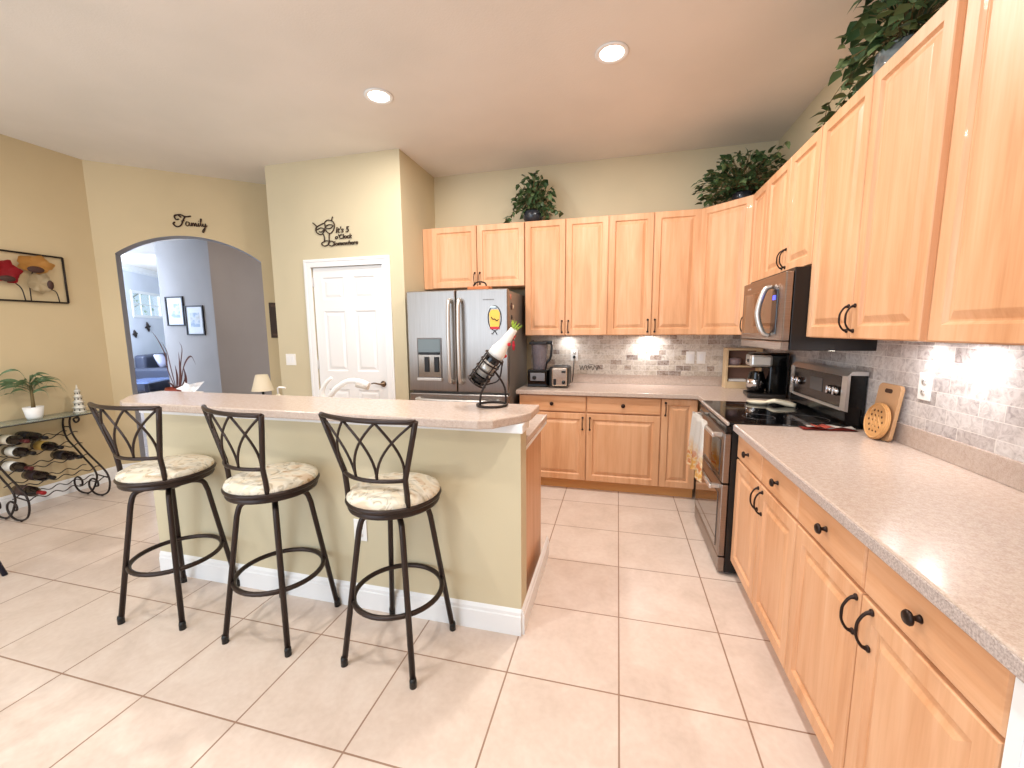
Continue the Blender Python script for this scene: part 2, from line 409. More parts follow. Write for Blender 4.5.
# hallway and living room seen through the arch
struct(MB().box(-6.92, -3.3, .55, .67, 0, ZC).build('wall_hall', GREYW))
struct(MB().box(-9.22, -6.6, 1.5, 1.62, 0, ZC).build('wall_gallery', GREYL))
FP = Vector((-12.8, 3.7, 0)); FD = Vector((-.5, .866, 0)); FNm = Vector((.866, .5, 0))
def fpt(s, z, t=0): return FP+FD*s+FNm*t+Vector((0, 0, z))
def fbox(mb, s0, s1, z0, z1, t0, t1, mi=0):
    Mx = Matrix((( FD.x, FNm.x, 0, FP.x), (FD.y, FNm.y, 0, FP.y), (0, 0, 1, 0), (0, 0, 0, 1)))
    mb.prism([(s0, t0), (s1, t0), (s1, t1), (s0, t1)], z0, z1, mi=mi, M_=Mx)
ws0, ws1, wz0, wz1 = -.52, .72, 1.87, 2.45
m = MB()
fbox(m, -5, ws0, 0, ZC, -.15, 0); fbox(m, ws1, 3, 0, ZC, -.15, 0); fbox(m, ws0, ws1, 0, wz0, -.15, 0); fbox(m, ws0, ws1, wz1, ZC, -.15, 0)
struct(m.build('wall_far', WHITEW))
m = MB(); fbox(m, -5, 3, ZC-.10, ZC, 0, .09); fbox(m, -5, 3, ZC-.13, ZC-.10, 0, .03)
struct(m.build('trim_2', WHITE))
wf = D.objects.new('window_1', None); C.objects.link(wf); wf['kind'] = 'structure'
m = MB()
fbox(m, ws0-.03, ws0+.03, wz0-.03, wz1+.03, -.06, .015); fbox(m, ws1-.03, ws1+.03, wz0-.03, wz1+.03, -.06, .015)
fbox(m, ws0, ws1, wz0-.03, wz0+.03, -.06, .015); fbox(m, ws0, ws1, wz1-.03, wz1+.03, -.06, .015)
for k in (1, 2): fbox(m, ws0+(ws1-ws0)*k/3-.012, ws0+(ws1-ws0)*k/3+.012, wz0, wz1, -.05, -.02)
fbox(m, ws0, ws1, (wz0+wz1)/2-.012, (wz0+wz1)/2+.012, -.05, -.02)
m.build('window_frame', WHITE, wf)
m = MB(); fbox(m, ws0, ws1, wz0, wz1, -.04, -.035); m.build('pane', THIN, wf)

def blob(mb, c, r, n, sz, mi=0, seed=1, squash=(1, 1, 1)):
    rn = random.Random(seed)
    for _ in range(n):
        d = Vector((rn.gauss(0, 1), rn.gauss(0, 1), rn.gauss(0, 1))).normalized()*r*rn.random()**.4
        p = Vector(c)+Vector((d.x*squash[0], d.y*squash[1], d.z*squash[2]))
        a = Vector((rn.gauss(0, 1), rn.gauss(0, 1), rn.gauss(0, 1))).normalized(); b = a.orthogonal().normalized()
        s = sz*rn.uniform(.6, 1.3)
        mb.quad(p-a*s, p-b*s*.4, p+a*s, p+b*s*.4, mi=mi)
tr = thing('garden_tree', 'leafy green tree outside the living room window', 'tree', (-15.9, 5.0, 0))
m = MB(); m.tube([(0, 0, 0), (.05, 0, 1.5), (-.1, .1, 3.2)], [.12, .09, .04], 8, sm=4)
for k in range(9):
    a = k*2.4; m.tube([(0, 0, 1.6+k*.17), (.5*math.cos(a), .5*math.sin(a), 2.1+k*.17), (1.0*math.cos(a), 1.0*math.sin(a), 2.3+k*.2)], [.03, .02, .008], 6, sm=3)
m.build('trunk', mat('bark', (90, 80, 70), .9), tr)
m = MB(); blob(m, (0, 0, 2.4), 1.1, 150, .06, seed=4); m.build('foliage', mat('tree_leaf', (120, 160, 90), .6), tr)

def picture(name, label, x, z, w_, h_, y, th=.03, mw=.05):
    t = thing(name, label, 'picture', (x, y, z))
    m = MB(); fw = .022
    m.box(0, w_, -th, 0, h_-fw, h_, .002); m.box(0, w_, -th, 0, 0, fw, .002); m.box(0, fw, -th, 0, fw, h_-fw, .002); m.box(w_-fw, w_, -th, 0, fw, h_-fw, .002)
    m.build('frame', mat('dark_frame', (38, 34, 40), .4), t)
    MB().box(fw, w_-fw, -.012, 0, fw, h_-fw).build('mat_board', mat('mat_board', (238, 242, 248), .6), t)
    mm = mat('print', (190, 205, 222), .6); v = coords(mm); n = noise(mm, v, 9, 4)
    L(mm, ramp(mm, n, [(.4, (170, 190, 215)), (.55, (225, 232, 240)), (.7, (200, 205, 205))]), bsdf(mm).inputs['Base Color'])
    MB().box(w_*.25, w_*.75, -.014, -.011, h_*.28, h_*.76).build('print', mm, t)
    return t
picture('framed_picture', 'upper left black framed print on the grey hall wall', -9.09, 1.575, .40, .51, 1.5)
picture('framed_picture', 'lower right black framed print on the grey hall wall', -8.665, 1.41, .40, .51, 1.5)
# dark picture on the strip of wall between arch and pantry
Mx = Matrix.Translation(A0+AD*1.40-AN*.0) @ Matrix.Rotation(math.atan2(AD.y, AD.x), 4, 'Z')
t = thing('wall_plaque', 'narrow dark brown plaque on tan wall between arch and pantry', 'plaque', Mx.translation, math.atan2(AD.y, AD.x))
MB().box(0, .17, -.025, 0, 1.385, 1.775, .004).build('board', mat('plaque_brown', (58, 40, 30), .5), t)
for z in (1.41, 1.73): MB().box(.02, .15, -.030, -.024, z, z+.02, .002).build('band', mat('plaque_band', (84, 60, 44), .4), t)

# sofa group in the living room
BLUE = mat('slate_sofa_leather', (64, 68, 84), .45)
t = thing('sofa', 'slate blue sofa under the living room window', 'sofa', fpt(-.25, 0, .75), math.atan2(FD.y, FD.x))
# local x along the wall, local -y into the wall, so front faces +y... flip so the seat faces the room
m = MB(); m.box(-1.1, 1.1, -.45, .45, .12, .42, .05, 3); m.build('base', BLUE, t)
for x0, x1 in ((-.85, -.01), (.01, .85)):
    MB().box(x0, x1, .0-.40, .30, .42, .56, .05, 3).build('seat_cushion', BLUE, t)
    MB().box(x0, x1, .22, .45, .50, .95, .07, 3).build('back_cushion', BLUE, t)
for x0, x1 in ((-1.12, -.86), (.86, 1.12)): MB().box(x0, x1, -.45, .45, .12, .66, .06, 3).build('armrest', BLUE, t)
for x in (-1, 1):
    for y in (-.38, .38): MB().lathe([(0, 0), (.03, 0), (.035, .13), (0, .13)], 10, (x, y, 0)).build('leg', BLACKM, t)
t.rotation_euler = (0, 0, math.atan2(FD.y, FD.x)+PI)
t.location = fpt(-.25, 0, .62)
# seat faces local -y: world direction must be +FN ; rotate accordingly
t.rotation_euler = (0, 0, math.atan2(FNm.y, FNm.x)+PI/2)
def pillow(name, label, loc, rz, col, s=.42, tilt=-.35):
    m = MB(); pr = [(0, -.07), (s*.3, -.065), (s*.52, -.02), (s*.54, 0), (s*.52, .02), (s*.3, .065), (0, .07)]
    m.lathe(pr, 4, (0, 0, 0), (PI/2, 0, 0)); bmesh.ops.rotate(m.b, cent=(0, 0, 0), matrix=Euler((0, PI/4, 0)).to_matrix(), verts=m.b.verts)
    bmesh.ops.rotate(m.b, cent=(0, 0, 0), matrix=Euler((tilt, 0, 0)).to_matrix(), verts=m.b.verts)
    o = m.build(name, mat(name+'_fabric', col, .8)); o.location = loc; o.rotation_euler = (0, 0, rz); return tag(o, label, 'pillow')
sr = math.atan2(FNm.y, FNm.x)+PI/2
pillow('throw_pillow', 'pale lavender throw pillow at the left of the slate sofa', fpt(-.82, .80, .58), sr, (190, 190, 215))
pillow('throw_pillow', 'dark brown throw pillow in the middle of the slate sofa', fpt(-.28, .78, .60), sr, (44, 30, 32))
pillow('throw_pillow', 'rust patterned throw pillow at the right of the slate sofa', fpt(.28, .80, .56), sr, (120, 82, 70))
t = thing('coffee_table', 'dark glass topped low table beside the slate sofa', 'table', fpt(-1.98, 0, .80), sr)
MB().box(-.55, .55, -.3, .3, .42, .45, .008).build('tabletop', mat('table_glass', (120, 140, 190), .08), t)
for x in (-.5, .5):
    for y in (-.25, .25): MB().box(x-.025, x+.025, y-.025, y+.025, 0, .42, .004).build('leg', mat('dark_table_leg', (24, 26, 44), .4), t)
MB().box(-.5, .5, -.25, .25, .14, .16, .004).build('shelf', BLACKM, t)
def star(name, label, s, z, r):
    m = MB()
    for k in range(4):
        a = k*PI/2+.2; v = fpt(s, z, .02); d = FD*math.cos(a)*r+Vector((0, 0, math.sin(a)*r)); m.tube([v, v+d*.5, v+d], [.035, .03, .006], 8)
    return tag(m.build(name, IRON2), label, 'wall decoration')
star('wall_ornament', 'small dark star ornament on pale wall below living room window', -.03, 1.61, .13)
star('wall_ornament', 'smaller dark ornament lowest on the pale living room wall', -.60, 1.44, .10)

# ---------------------------------------------------------------- cabinets
def handle_mesh(ln=.105, so=.030):
    m = MB(); p = [(0, 0, 0), (0, -so*.55, .006), (0, -so, ln*.28), (0, -so*1.08, ln*.5), (0, -so, ln*.72), (0, -so*.55, ln-.006), (0, 0, ln)]
    m.tube(p, [.0075, .0042, .0038, .0044, .0038, .0042, .0075], 8, sm=4)
    for z in (0, ln): m.lathe([(0, 0), (.0095, 0), (.009, .004), (.005, .007), (0, .007)], 12, (0, 0, z), (PI/2, 0, 0), (1, 1, 1))
    return m
KNOB = [(0, 0), (.010, 0), (.008, .004), (.0055, .010), (.006, .016), (.0165, .020), (.0175, .024), (.014, .029), (0, .031)]
def door(par, x0, x1, z0, z1, yf, hx=None, hz=None, ho=None, th=.02, fr=.055):
    m = MB(); rr = lambda i, y: (x0+i, x1-i, z0+i, z1-i, y)
    m.rings([rr(0, yf+th), rr(0, yf+.003), rr(.003, yf), rr(fr-.004, yf), rr(fr, yf+.006), rr(fr+.005, yf+.012), rr(fr+.011, yf+.012), rr(fr+.036, yf+.0015), rr(fr+.039, yf+.001)])
    d = m.build('door', WOOD, par)
    if hx is not None:
        h = handle_mesh(ho or .105).build('handle', BRONZE, d); h.location = (hx, yf, hz)
    return d
def drawer(par, x0, x1, z0, z1, yf, knob=True):
    m = MB(); rr = lambda i, y: (x0+i, x1-i, z0+i, z1-i, y)
    m.rings([rr(0, yf+.02), rr(0, yf+.006), rr(.004, yf+.001), rr(.010, yf)])
    d = m.build('drawer', WOODH, par)
    if knob: MB().lathe(KNOB, 18, ((x0+x1)/2, yf, (z0+z1)/2), (PI/2, 0, 0)).build('knob', BRONZE, d)
    return d
def base_cab(label, loc, rz, w_, dep, nd, ndr, handles, group=None, full=False):
    """local: x to the right along the run, front faces -y, back at y=0"""
    t = thing('base_cabinet', label, 'cabinet', loc, rz, group); g = .004
    MB().box(0, w_, -dep+.022, 0, .10, .874).build('body', WOOD, t)
    MB().box(0, w_, -dep+.075, -dep+.090, 0, .10).build('toe_kick', WOODIN, t)
    if full: xs = [0, w_]; door(t, g, w_-g, .104, .868, -dep, *handles[0])
    else:
        for i in range(nd):
            a, b = w_*i/nd+g, w_*(i+1)/nd-g; door(t, a, b, .104, .715, -dep, *handles[i])
        for i in range(ndr):
            a, b = w_*i/ndr+g, w_*(i+1)/ndr-g; drawer(t, a, b, .727, .868, -dep)
    return t
def wall_cab(label, loc, rz, w_, z0, z1, dep, nd, handles, group=None, name='wall_cabinet', fill=0):
    t = thing(name, label, 'cabinet', loc, rz, group); g = .0035
    MB().box(0, w_, -dep+.020, 0, z0, z1).build('body', WOOD, t)
    for i in range(nd):
        a, b = fill+(w_-fill)*i/nd+g, fill+(w_-fill)*(i+1)/nd-g; door(t, a, b, z0+.003, z1-.004, -dep, *handles[i])
    return t
B0, B1, B2, B3 = -2.155, -1.547, -.927, -.640
BD = .600; RD = .628
base_cab('maple base cabinet below the blender and toaster, left of the back run', (B0, -.003, 0), 0, B1-B0, BD, 1, 1, [(B1-B0-.032, .572)])
base_cab('widest maple base cabinet in the middle of the back run', (B1, -.003, 0), 0, B2-B1, BD, 1, 1, [(.032, .572)])
base_cab('narrow drawerless maple base cabinet in corner beside the stove', (B2, -.003, 0), 0, B3-B2, BD, 1, 0, [(.034, .728)], full=True)
RA, RB, RC = -1.712, -2.525, -3.388
base_cab('maple base cabinet on right run nearest the stove', (-.003, RA, 0), -PI/2, RA-RB, RD-.003, 2, 2, [(.409-.022, .585), (.409+.035, .585)])
base_cab('large foreground maple base cabinet at the near end of right run', (-.003, RB, 0), -PI/2, RB-RC, RD-.003, 2, 2, [(.435-.025, .587), (.435+.050, .592)])
struct(MB().box(-.627, -.003, RC-.03, RC-.003, 0, .874).build('trim_3', WHITE))
struct(MB().box(-.624, -.003, -4.05, RC-.03, 0, .874).build('wall_counter_end', WHITE))
ZB, ZT, UD = 1.395, 2.445, .335
wall_cab('tall maple wall cabinet above the blender, two doors', (-2.155, -.003, 0), 0, .762, ZB, ZT, UD-.003, 2, [(.381-.03, 1.425), (.381+.03, 1.425)])
wall_cab('tall maple wall cabinet between blender and corner cabinets, two doors', (-1.393, -.003, 0), 0, .762, ZB, ZT, UD-.003, 2, [(.381-.03, 1.425), (.381+.03, 1.425)])
wall_cab('short maple wall cabinet over the refrigerator', (-3.195, -.003, 0), 0, 1.037, 1.862, ZT, UD-.003, 2, [(.572-.028, 1.895), (.572+.024, 1.895)], fill=.10)
# diagonal corner cabinet
t = thing('corner_wall_cabinet', 'diagonal maple corner wall cabinet with single door', 'cabinet', (0, 0, 0))
MB().prism([(-.003, -.003), (-.629, -.003), (-.629, -.315), (-.315, -.608), (-.003, -.608)], ZB, ZT).build('body', WOOD, t)
dd = Vector((.314, -.293)); ang = math.atan2(dd.y, dd.x); ln = dd.length
dh = MB(); rr = lambda i, y: (.004+i, ln-.004-i, ZB+.003+i, ZT-.004-i, y)
fr = .055; yf = -.021
dh.rings([rr(0, yf+.02), rr(0, yf+.003), rr(.003, yf), rr(fr-.004, yf), rr(fr, yf+.006), rr(fr+.005, yf+.012), rr(fr+.011, yf+.012), rr(fr+.036, yf+.0015), rr(fr+.039, yf+.001)])
dob = dh.build('door', WOOD, t); dob.location = (-.629, -.315, 0); dob.rotation_euler = (0, 0, ang)
h = handle_mesh().build('handle', BRONZE, dob); h.location = (ln-.03, yf, 1.425)
wall_cab('narrow maple wall cabinet between corner cabinet and microwave', (-.003, -.612, 0), -PI/2, .330, ZB, ZT, UD-.003, 1, [(None, None)])
wall_cab('short maple wall cabinet above the microwave', (-.003, -.945, 0), -PI/2, .757, 1.77, ZT, UD-.003, 2, [(.3785-.022, 1.805), (.3785+.024, 1.805)])
wall_cab('tall maple wall cabinet right of the microwave, two doors', (-.003, -1.705, 0), -PI/2, .855, ZB, ZT, UD-.003, 2, [(.4275-.024, 1.43), (.4275+.026, 1.43)])
wall_cab('tall foreground maple wall cabinet, nearest on the right', (-.003, -2.563, 0), -PI/2, .90, ZB, ZT, UD-.003, 2, [(.45-.03, 1.43), (.45+.03, 1.43)], fill=.03)

# countertops
m = MB()
m.prism([(-2.175, -.002), (-2.175, -.635), (-.655, -.635), (-.655, -.940), (-.002, -.940), (-.002, -.002)], .876, .914, .006)
m.box(-2.175, -.022, -.022, -.002, .914, 1.005, .003); m.box(-.022, -.002, -.940, -.002, .914, 1.005, .003)
tag(m.build('countertop', COUNTER), 'speckled beige L-shaped countertop along the back wall', 'countertop')
m = MB(); m.prism([(-.652, -1.712), (-.652, -4.05), (-.002, -4.05), (-.002, -1.712)], .876, .914, .006)
m.box(-.022, -.002, -4.05, -1.712, .914, 1.005, .003)
ct = tag(m.build('countertop', COUNTER), 'long speckled beige countertop in the right foreground', 'countertop')
ge = mat('laminate_edge', (176, 164, 158), .3); v = coords(ge); L(ge, ramp(ge, noise(ge, v, 200, 3, .7), [(.35, (150, 136, 130)), (.5, (180, 166, 160)), (.65, (200, 188, 182))]), bsdf(ge).inputs['Base Color'])
MB().box(-.656, -.650, -4.05, -1.712, .877, .909, .002).build('edge_band', ge, ct, label='greyer front edge band')

# ---------------------------------------------------------------- breakfast bar
WX, WY, WLX = -1.707, -2.455, -3.96
struct(MB().box(WLX, WX, WY, WY+.115, 0, 1.0).build('wall_bar', WALL))
m = MB(); m.box(WLX-.02, WX+.012, WY-.012, WY+.127, .985, 1.027, .003); struct(m.build('trim_4', WHITE))
m = MB()
m.prism([(-1.675, -2.17), (-1.675, -2.375), (-1.705, -2.44), (-1.80, -2.575), (-1.86, -2.60), (-3.93, -2.575), (-4.02, -2.53), (-4.20, -2.36), (-4.21, -2.17)], 1.027, 1.067, .007)
bt = tag(m.build('countertop', COUNTER), 'raised speckled beige bar top with clipped corners above the stools', 'countertop')
baseboard('baseboard_bar', [(WLX, WY+.115), (WLX, WY), (WX, WY), (WX, -1.72)])
t = thing('island_cabinet', 'maple sink cabinet behind the raised bar wall', 'cabinet', (-1.745, -2.338, 0), PI)
W_ = 2.2
MB().box(.018, W_, -.60, 0, .10, .874).build('body', WOOD, t); MB().box(-.0, .018, -.60, 0, 0, .874).build('end_panel', WOOD, t)
MB().box(.018, W_, -.545, -.53, 0, .10).build('toe_kick', WOODIN, t)
for i in range(4):
    a, b = W_*i/4+.004, W_*(i+1)/4-.004; door(t, a, b, .104, .715, -.62, b-.03 if i % 2 == 0 else a+.03, .58); drawer(t, a, b, .727, .868, -.62)
m = MB(); m.prism([(-1.718, -2.337), (-1.718, -1.67), (-3.97, -1.67), (-3.97, -2.337)], .876, .914, .006)
tag(m.build('countertop', COUNTER), 'lower speckled sink countertop behind the bar top', 'countertop')
m = MB(); m.box(-1.744, -1.72, -2.337, -1.672, .855, .875, .002); struct(m.build('trim_6', WHITE))

# outlets and switches
def plate(label, loc, rz, n=1, kind='outlet', w1=.075):
    t = thing('outlet' if kind == 'outlet' else 'light_switch', label, kind, loc, rz)
    m = MB(); W = w1*n if n == 1 else .118; m.box(-W/2, W/2, -.006, 0, -.0575, .0575, .002); m.build('cover_plate', PLWHITE, t)
    for i in range(n):
        cx = (i-(n-1)/2)*.046
        if kind == 'outlet':
            m = MB()
            for z in (-.022, .022): m.lathe([(0, 0), (.016, 0), (.016, .002), (0, .002)], 16, (cx, -.006, z), (PI/2, 0, 0))
            m.build('receptacle', PLWHITE, t); m = MB()
            for z in (-.022, .022):
                for dx in (-.006, .006): m.box(cx+dx-.001, cx+dx+.001, -.0095, -.008, z-.001, z+.007)
            m.build('slot', mat('dark_slot', (60, 56, 52), .6), t)
        else:
            m = MB(); m.box(cx-.017, cx+.017, -.009, -.005, -.033, .033, .0015, rot=(.06, 0, 0)); m.build('rocker', WHITE, t)
    return t
plate('white double switch plate on cream wall left of pantry door', (-4.500, PY, 1.170), 0, 2, 'switch')
plate('white outlet low on the bar wall behind the stools', (-2.555, WY, .430), 0)
plate('left white switch on tile backsplash, beside the corner', (-.626, -.012, 1.178), 0, 1, 'switch')
plate('right white switch on tile backsplash, nearest the corner', (-.530, -.012, 1.178), 0, 1, 'switch')
plate('white outlet on backsplash behind toaster with plugged in cord', (-1.716, -.012, 1.195), 0)
plate('white outlet on the right tile backsplash under bright light', (-.012, -2.08, 1.19), -PI/2)

# ---------------------------------------------------------------- can lights and under-cabinet lights
EM = mat('lamp_glow', (255, 250, 240), .5, emit=(255, 244, 228), es=14)
def can(label, x, y, k=1):
    t = thing('recessed_light', label, 'ceiling light', (x, y, ZC), group='recessed ceiling lights')
    MB().lathe([(.070, -.001), (.095, -.001), (.097, -.006), (.090, -.009), (.072, -.008), (.068, -.004), (.070, -.001)], 32).build('trim_ring', WHITE, t)
    MB().lathe([(0, -.005), (.071, -.005), (.071, -.001), (0, -.001)], 32).build('lens', EM, t)
    area('can_glow', (0, 0, -.012), .15, CAN_W*k, (1, .962, .91), (0, 0, 0), t)
    return t
can('left recessed ceiling light, above the bar stools', -2.915, -1.488)
can('right recessed ceiling light, above the kitchen aisle', -1.368, -1.530, 1.35)
for x, y, k in ((-2.915, -3.6, .8), (-1.368, -3.6, .85), (-4.6, -3.0, .42), (-4.6, -5.0, .35), (-2.3, -5.4, .7)): can('recessed ceiling light behind the camera, outside the view', x, y, k)
def puck(label, x, y, pw=1.0):
    t = thing('puck_light', label, 'under cabinet light', (x, y, ZB))
    MB().lathe([(.026, 0), (.034, 0), (.034, -.009), (.030, -.012), (.026, -.010)], 24).build('housing', STEELH, t)
    MB().lathe([(0, -.009), (.026, -.009), (.026, -.001), (0, -.001)], 24).build('lens', EM, t)
    area('puck_glow', (0, 0, -.014), .05, PUCK_W*pw, (.95, .97, 1), (0, 0, 0), t); return t
puck('puck light under back cabinet, nearest the blender', -1.78, -.09, .35)
puck('puck light under back cabinet, above the middle of the counter', -1.01, -.09, 1.3)
puck('puck light under right cabinet, nearest the white outlet', -.10, -2.13, .35)
puck('puck light under foreground right cabinet, nearer the camera', -.10, -2.36, .75)

# ---------------------------------------------------------------- refrigerator
fx0, fx1, fs = -3.142, -2.200, -2.671
t = thing('refrigerator', 'stainless french door refrigerator with ice dispenser', 'refrigerator', ((fx0+fx1)/2, -.42, 0)); O_ = Vector(t.location)
def fb(m): bmesh.ops.translate(m.b, vec=-O_, verts=m.b.verts); return m
m = MB(); m.box(fx0+.004, fx1-.004, -.735, -.03, .03, 1.785, .004); fb(m).build('body', FSIDE, t)
def fdoor(x0, x1, z0, z1):
    m = MB(); m.box(x0, x1, -.80, -.742, z0, z1, .010, 3); return fb(m).build('door', STEEL, t)
fl = fdoor(fx0, fs-.004, .905, 1.797)
frd = fdoor(fs+.004, fx1, .905, 1.797)
m = MB(); m.box(fx0, fx1, -.80, -.742, .06, .885, .010, 3); fz = fb(m).build('freezer_drawer', STEEL, t)
for par, x in ((fl, fs-.045), (frd, fs+.047)):
    m = MB(); m.tube([(x, -.80, 1.70), (x, -.845, 1.685), (x, -.862, 1.60), (x, -.866, 1.35), (x, -.862, 1.10), (x, -.845, 1.015), (x, -.80, 1.00)], .0001, 4)
    m = MB()
    P_ = catmull([Vector(p) for p in [(x, -.79, 1.705), (x, -.845, 1.70), (x, -.862, 1.62), (x, -.868, 1.35), (x, -.862, 1.08), (x, -.845, 1.0), (x, -.79, .995)]], 5)
    m.tube(P_, .018, 10); fb(m).build('handle', STEELH, par, label='bowed pale steel handle')
m = MB(); m.tube([(fx0+.1, -.79, .835), (fx0+.11, -.85, .832), (fs, -.865, .83), (fx1-.11, -.85, .832), (fx1-.1, -.79, .835)], .014, 10, sm=5); fb(m).build('handle', STEELH, fz)
dx0_, dx1_, z0_, z1_ = -3.050, -2.810, 1.005, 1.385
m = MB(); m.box(dx0_, dx1_, -.805, -.79, z0_, z1_, .004); dsp = fb(m).build('dispenser', mat('dispenser_grey', (108, 100, 96), .3, .6), fl)
m = MB(); m.box(dx0_+.012, dx1_-.012, -.809, -.803, 1.255, 1.375, .002); fb(m).build('display', mat('dispenser_display', (92, 96, 92), .12, .2), dsp)
m = MB(); m.box(dx0_+.012, dx1_-.012, -.807, -.804, z0_+.03, 1.235, .002); fb(m).build('recess', mat('recess_grey', (150, 138, 126), .2, .8), dsp)
m = MB(); m.box(dx0_+.02, dx1_-.02, -.822, -.804, 1.235, 1.255, .003)
fb(m).build('lip', BLACKM, dsp)
for x in (-2.955, -2.86):
    m = MB(); m.box(x-.022, x+.022, -.818, -.806, 1.08, 1.215, .004); fb(m).build('paddle', BLACKM, dsp)
m = MB(); m.box(dx0_, dx1_, -.825, -.80, z0_-.004, z0_+.022, .004); fb(m).build('drip_tray', STEELH, dsp)
m = MB()
for k in range(8): m.box(-2.418+k*.0125, -2.410+k*.0125, -.803, -.7995, 1.702, 1.712, .001)
fb(m).build('brand_mark', mat('brand_grey', (110, 108, 108), .4), frd)
# magnets
def ell(cx, cz, rx, rz_, y, n=24): return [(cx+rx*math.cos(2*PI*i/n), y, cz+rz_*math.sin(2*PI*i/n)) for i in range(n)]
t2 = thing('fridge_magnet', 'yellow smiling cup magnet with arms on right fridge door', 'magnet', (-2.316, -.800, 1.54))
def lo(m, o): bmesh.ops.translate(m.b, vec=-Vector(o), verts=m.b.verts); return m
m = MB(); m.prism([(-.040, -.075), (.040, -.075), (.048, .05), (.03, .082), (-.03, .082), (-.048, .05)], 0, .006, .001, M_=Matrix.Rotation(PI/2, 4, 'X')); m.build('badge', YEL, t2)
m = MB(); m.box(-.042, .042, -.008, -.001, -.085, -.062, .001); m.build('stripe', RED, t2)
m = MB(); m.tube([(-.03, -.007, .02), (-.012, -.007, .0), (0, -.007, .004), (.02, -.007, -.012), (.035, -.007, .0)], .004, 6, sm=4)
m.tube(ell(0, .01, .058, .105, -.006), .003, 6, closed=True); m.tube([(0, -.006, -.095), (-.02, -.006, -.125), (-.03, -.006, -.12)], .003, 6); m.tube([(0, -.006, -.095), (.02, -.006, -.13)], .003, 6)
m.build('outline', BLACKM, t2)
m = MB(); m.sphere((-.01, -.006, .1), .022, (1.4, .25, .6)); m.build('cap', mat('pale_blue_cap', (180, 200, 214), .5), t2)
for y, z, c, nm, lb, sz in ((-.69, 1.735, (190, 120, 100), 'fridge_magnet', 'pinkish magnet topmost on the fridge side', .024), (-.66, 1.655, (70, 44, 40), 'fridge_magnet', 'dark brown magnet high on the fridge side', .03), (-.60, 1.655, (232, 214, 190), 'fridge_magnet', 'small cream magnet beside the dark brown one on the fridge side', .016),
                         (-.655, 1.56, (30, 30, 30), 'fridge_magnet', 'small black magnet in the middle of the fridge side', .02), (-.63, 1.50, (170, 200, 70), 'fridge_magnet', 'lime green magnet on the fridge side', .032),
                         (-.60, 1.40, (222, 84, 60), 'fridge_magnet', 'orange red flower magnet on the fridge side', .036), (-.60, 1.31, (206, 44, 70), 'fridge_magnet', 'crimson flower magnet, lowest on the fridge side', .042)):
    m = MB()
    for k in range(6): m.sphere((0, sz*.6*math.cos(k*PI/3), sz*.6*math.sin(k*PI/3)), sz*.5, (.35, 1, 1), 10)
    m.sphere((.002, 0, 0), sz*.45, (.6, 1, 1), 10)
    o = m.build(nm, mat('magnet_colour', c, .5)); o.location = (-2.203, y, z); tag(o, lb, 'magnet')
t2 = thing('wooden_tray', 'small orange brown wooden tray on top of the refrigerator', 'tray', (-2.51, -.60, 1.787))
m = MB(); m.prism([(-.11, -.07), (.11, -.07), (.11, .07), (-.11, .07)], 0, .012, .003); m.build('base', mat('orange_wood', (176, 98, 52), .5), t2)
m = MB(); m.box(-.10, .10, -.062, -.050, .012, .05, .003); m.box(-.10, .10, .05, .062, .012, .05, .003); m.box(-.10, -.088, -.05, .05, .012, .05, .003); m.box(.088, .10, -.05, .05, .012, .05, .003)
m.build('rim', mat('orange_wood_rim', (190, 112, 62), .5), t2)
m = MB(); m.tube([(-.055, 0, .012), (-.055, 0, .075), (0, 0, .095), (.055, 0, .075), (.055, 0, .012)], .007, 8, sm=4); m.build('handle', BRONZE, t2)

# ---------------------------------------------------------------- range
RY0, RY1 = -.946, -1.706
t = thing('range', 'double oven electric range with black glass cooktop', 'stove', (0, RY0, 0), -PI/2)  # local x along run, front -y
Wd = RY0-RY1
MB().box(0, Wd, -.655, -.03, .02, .905).build('body', BLACKM, t)
m = MB(); m.box(.0, Wd, -.674, -.045, .905, .921, .003)
ck = m.build('cooktop', GLASSTOP, t)
m = MB(); m.box(.0, Wd, -.686, -.672, .900, .921, .005, 3); m.build('front_trim', STEELH, ck)
for x, y, r in ((.2, -.22, .085), (.2, -.47, .11), (.56, -.22, .11), (.56, -.47, .085)):
    m = MB(); m.tube([(x+r*math.cos(a*PI/16), y+r*math.sin(a*PI/16), .9213) for a in range(32)], .0012, 4, closed=True); m.build('burner_ring', mat('burner_grey', (70, 66, 66), .3), ck)
def odoor(z0, z1, wz0_, wz1_):
    m = MB(); m.box(.004, Wd-.004, -.695, -.656, z0, z1, .006); d = m.build('oven_door', STEEL2, t)
    MB().box(.05, Wd-.07, -.699, -.693, wz0_, wz1_, .003).build('window', OVENG, d)
    return d
m = MB(); m.box(.0, Wd, -.690, -.655, .855, .898, .004); m.build('vent_strip', BLACK, t)
d1 = odoor(.56, .852, .585, .80); d2 = odoor(.115, .552, .145, .48)
for d, z in ((d1, .832), (d2, .520)):
    m = MB(); m.box(.05, Wd-.05, -.752, -.732, z-.013, z+.013, .008, 3); m.box(.06, .09, -.735, -.692, z-.011, z+.011, .003); m.box(Wd-.09, Wd-.06, -.735, -.692, z-.011, z+.011, .003)
    m.build('handle', STEELH, d)
MB().box(.004, Wd-.004, -.692, -.655, .02, .108, .004).build('bottom_panel', STEEL2, t)
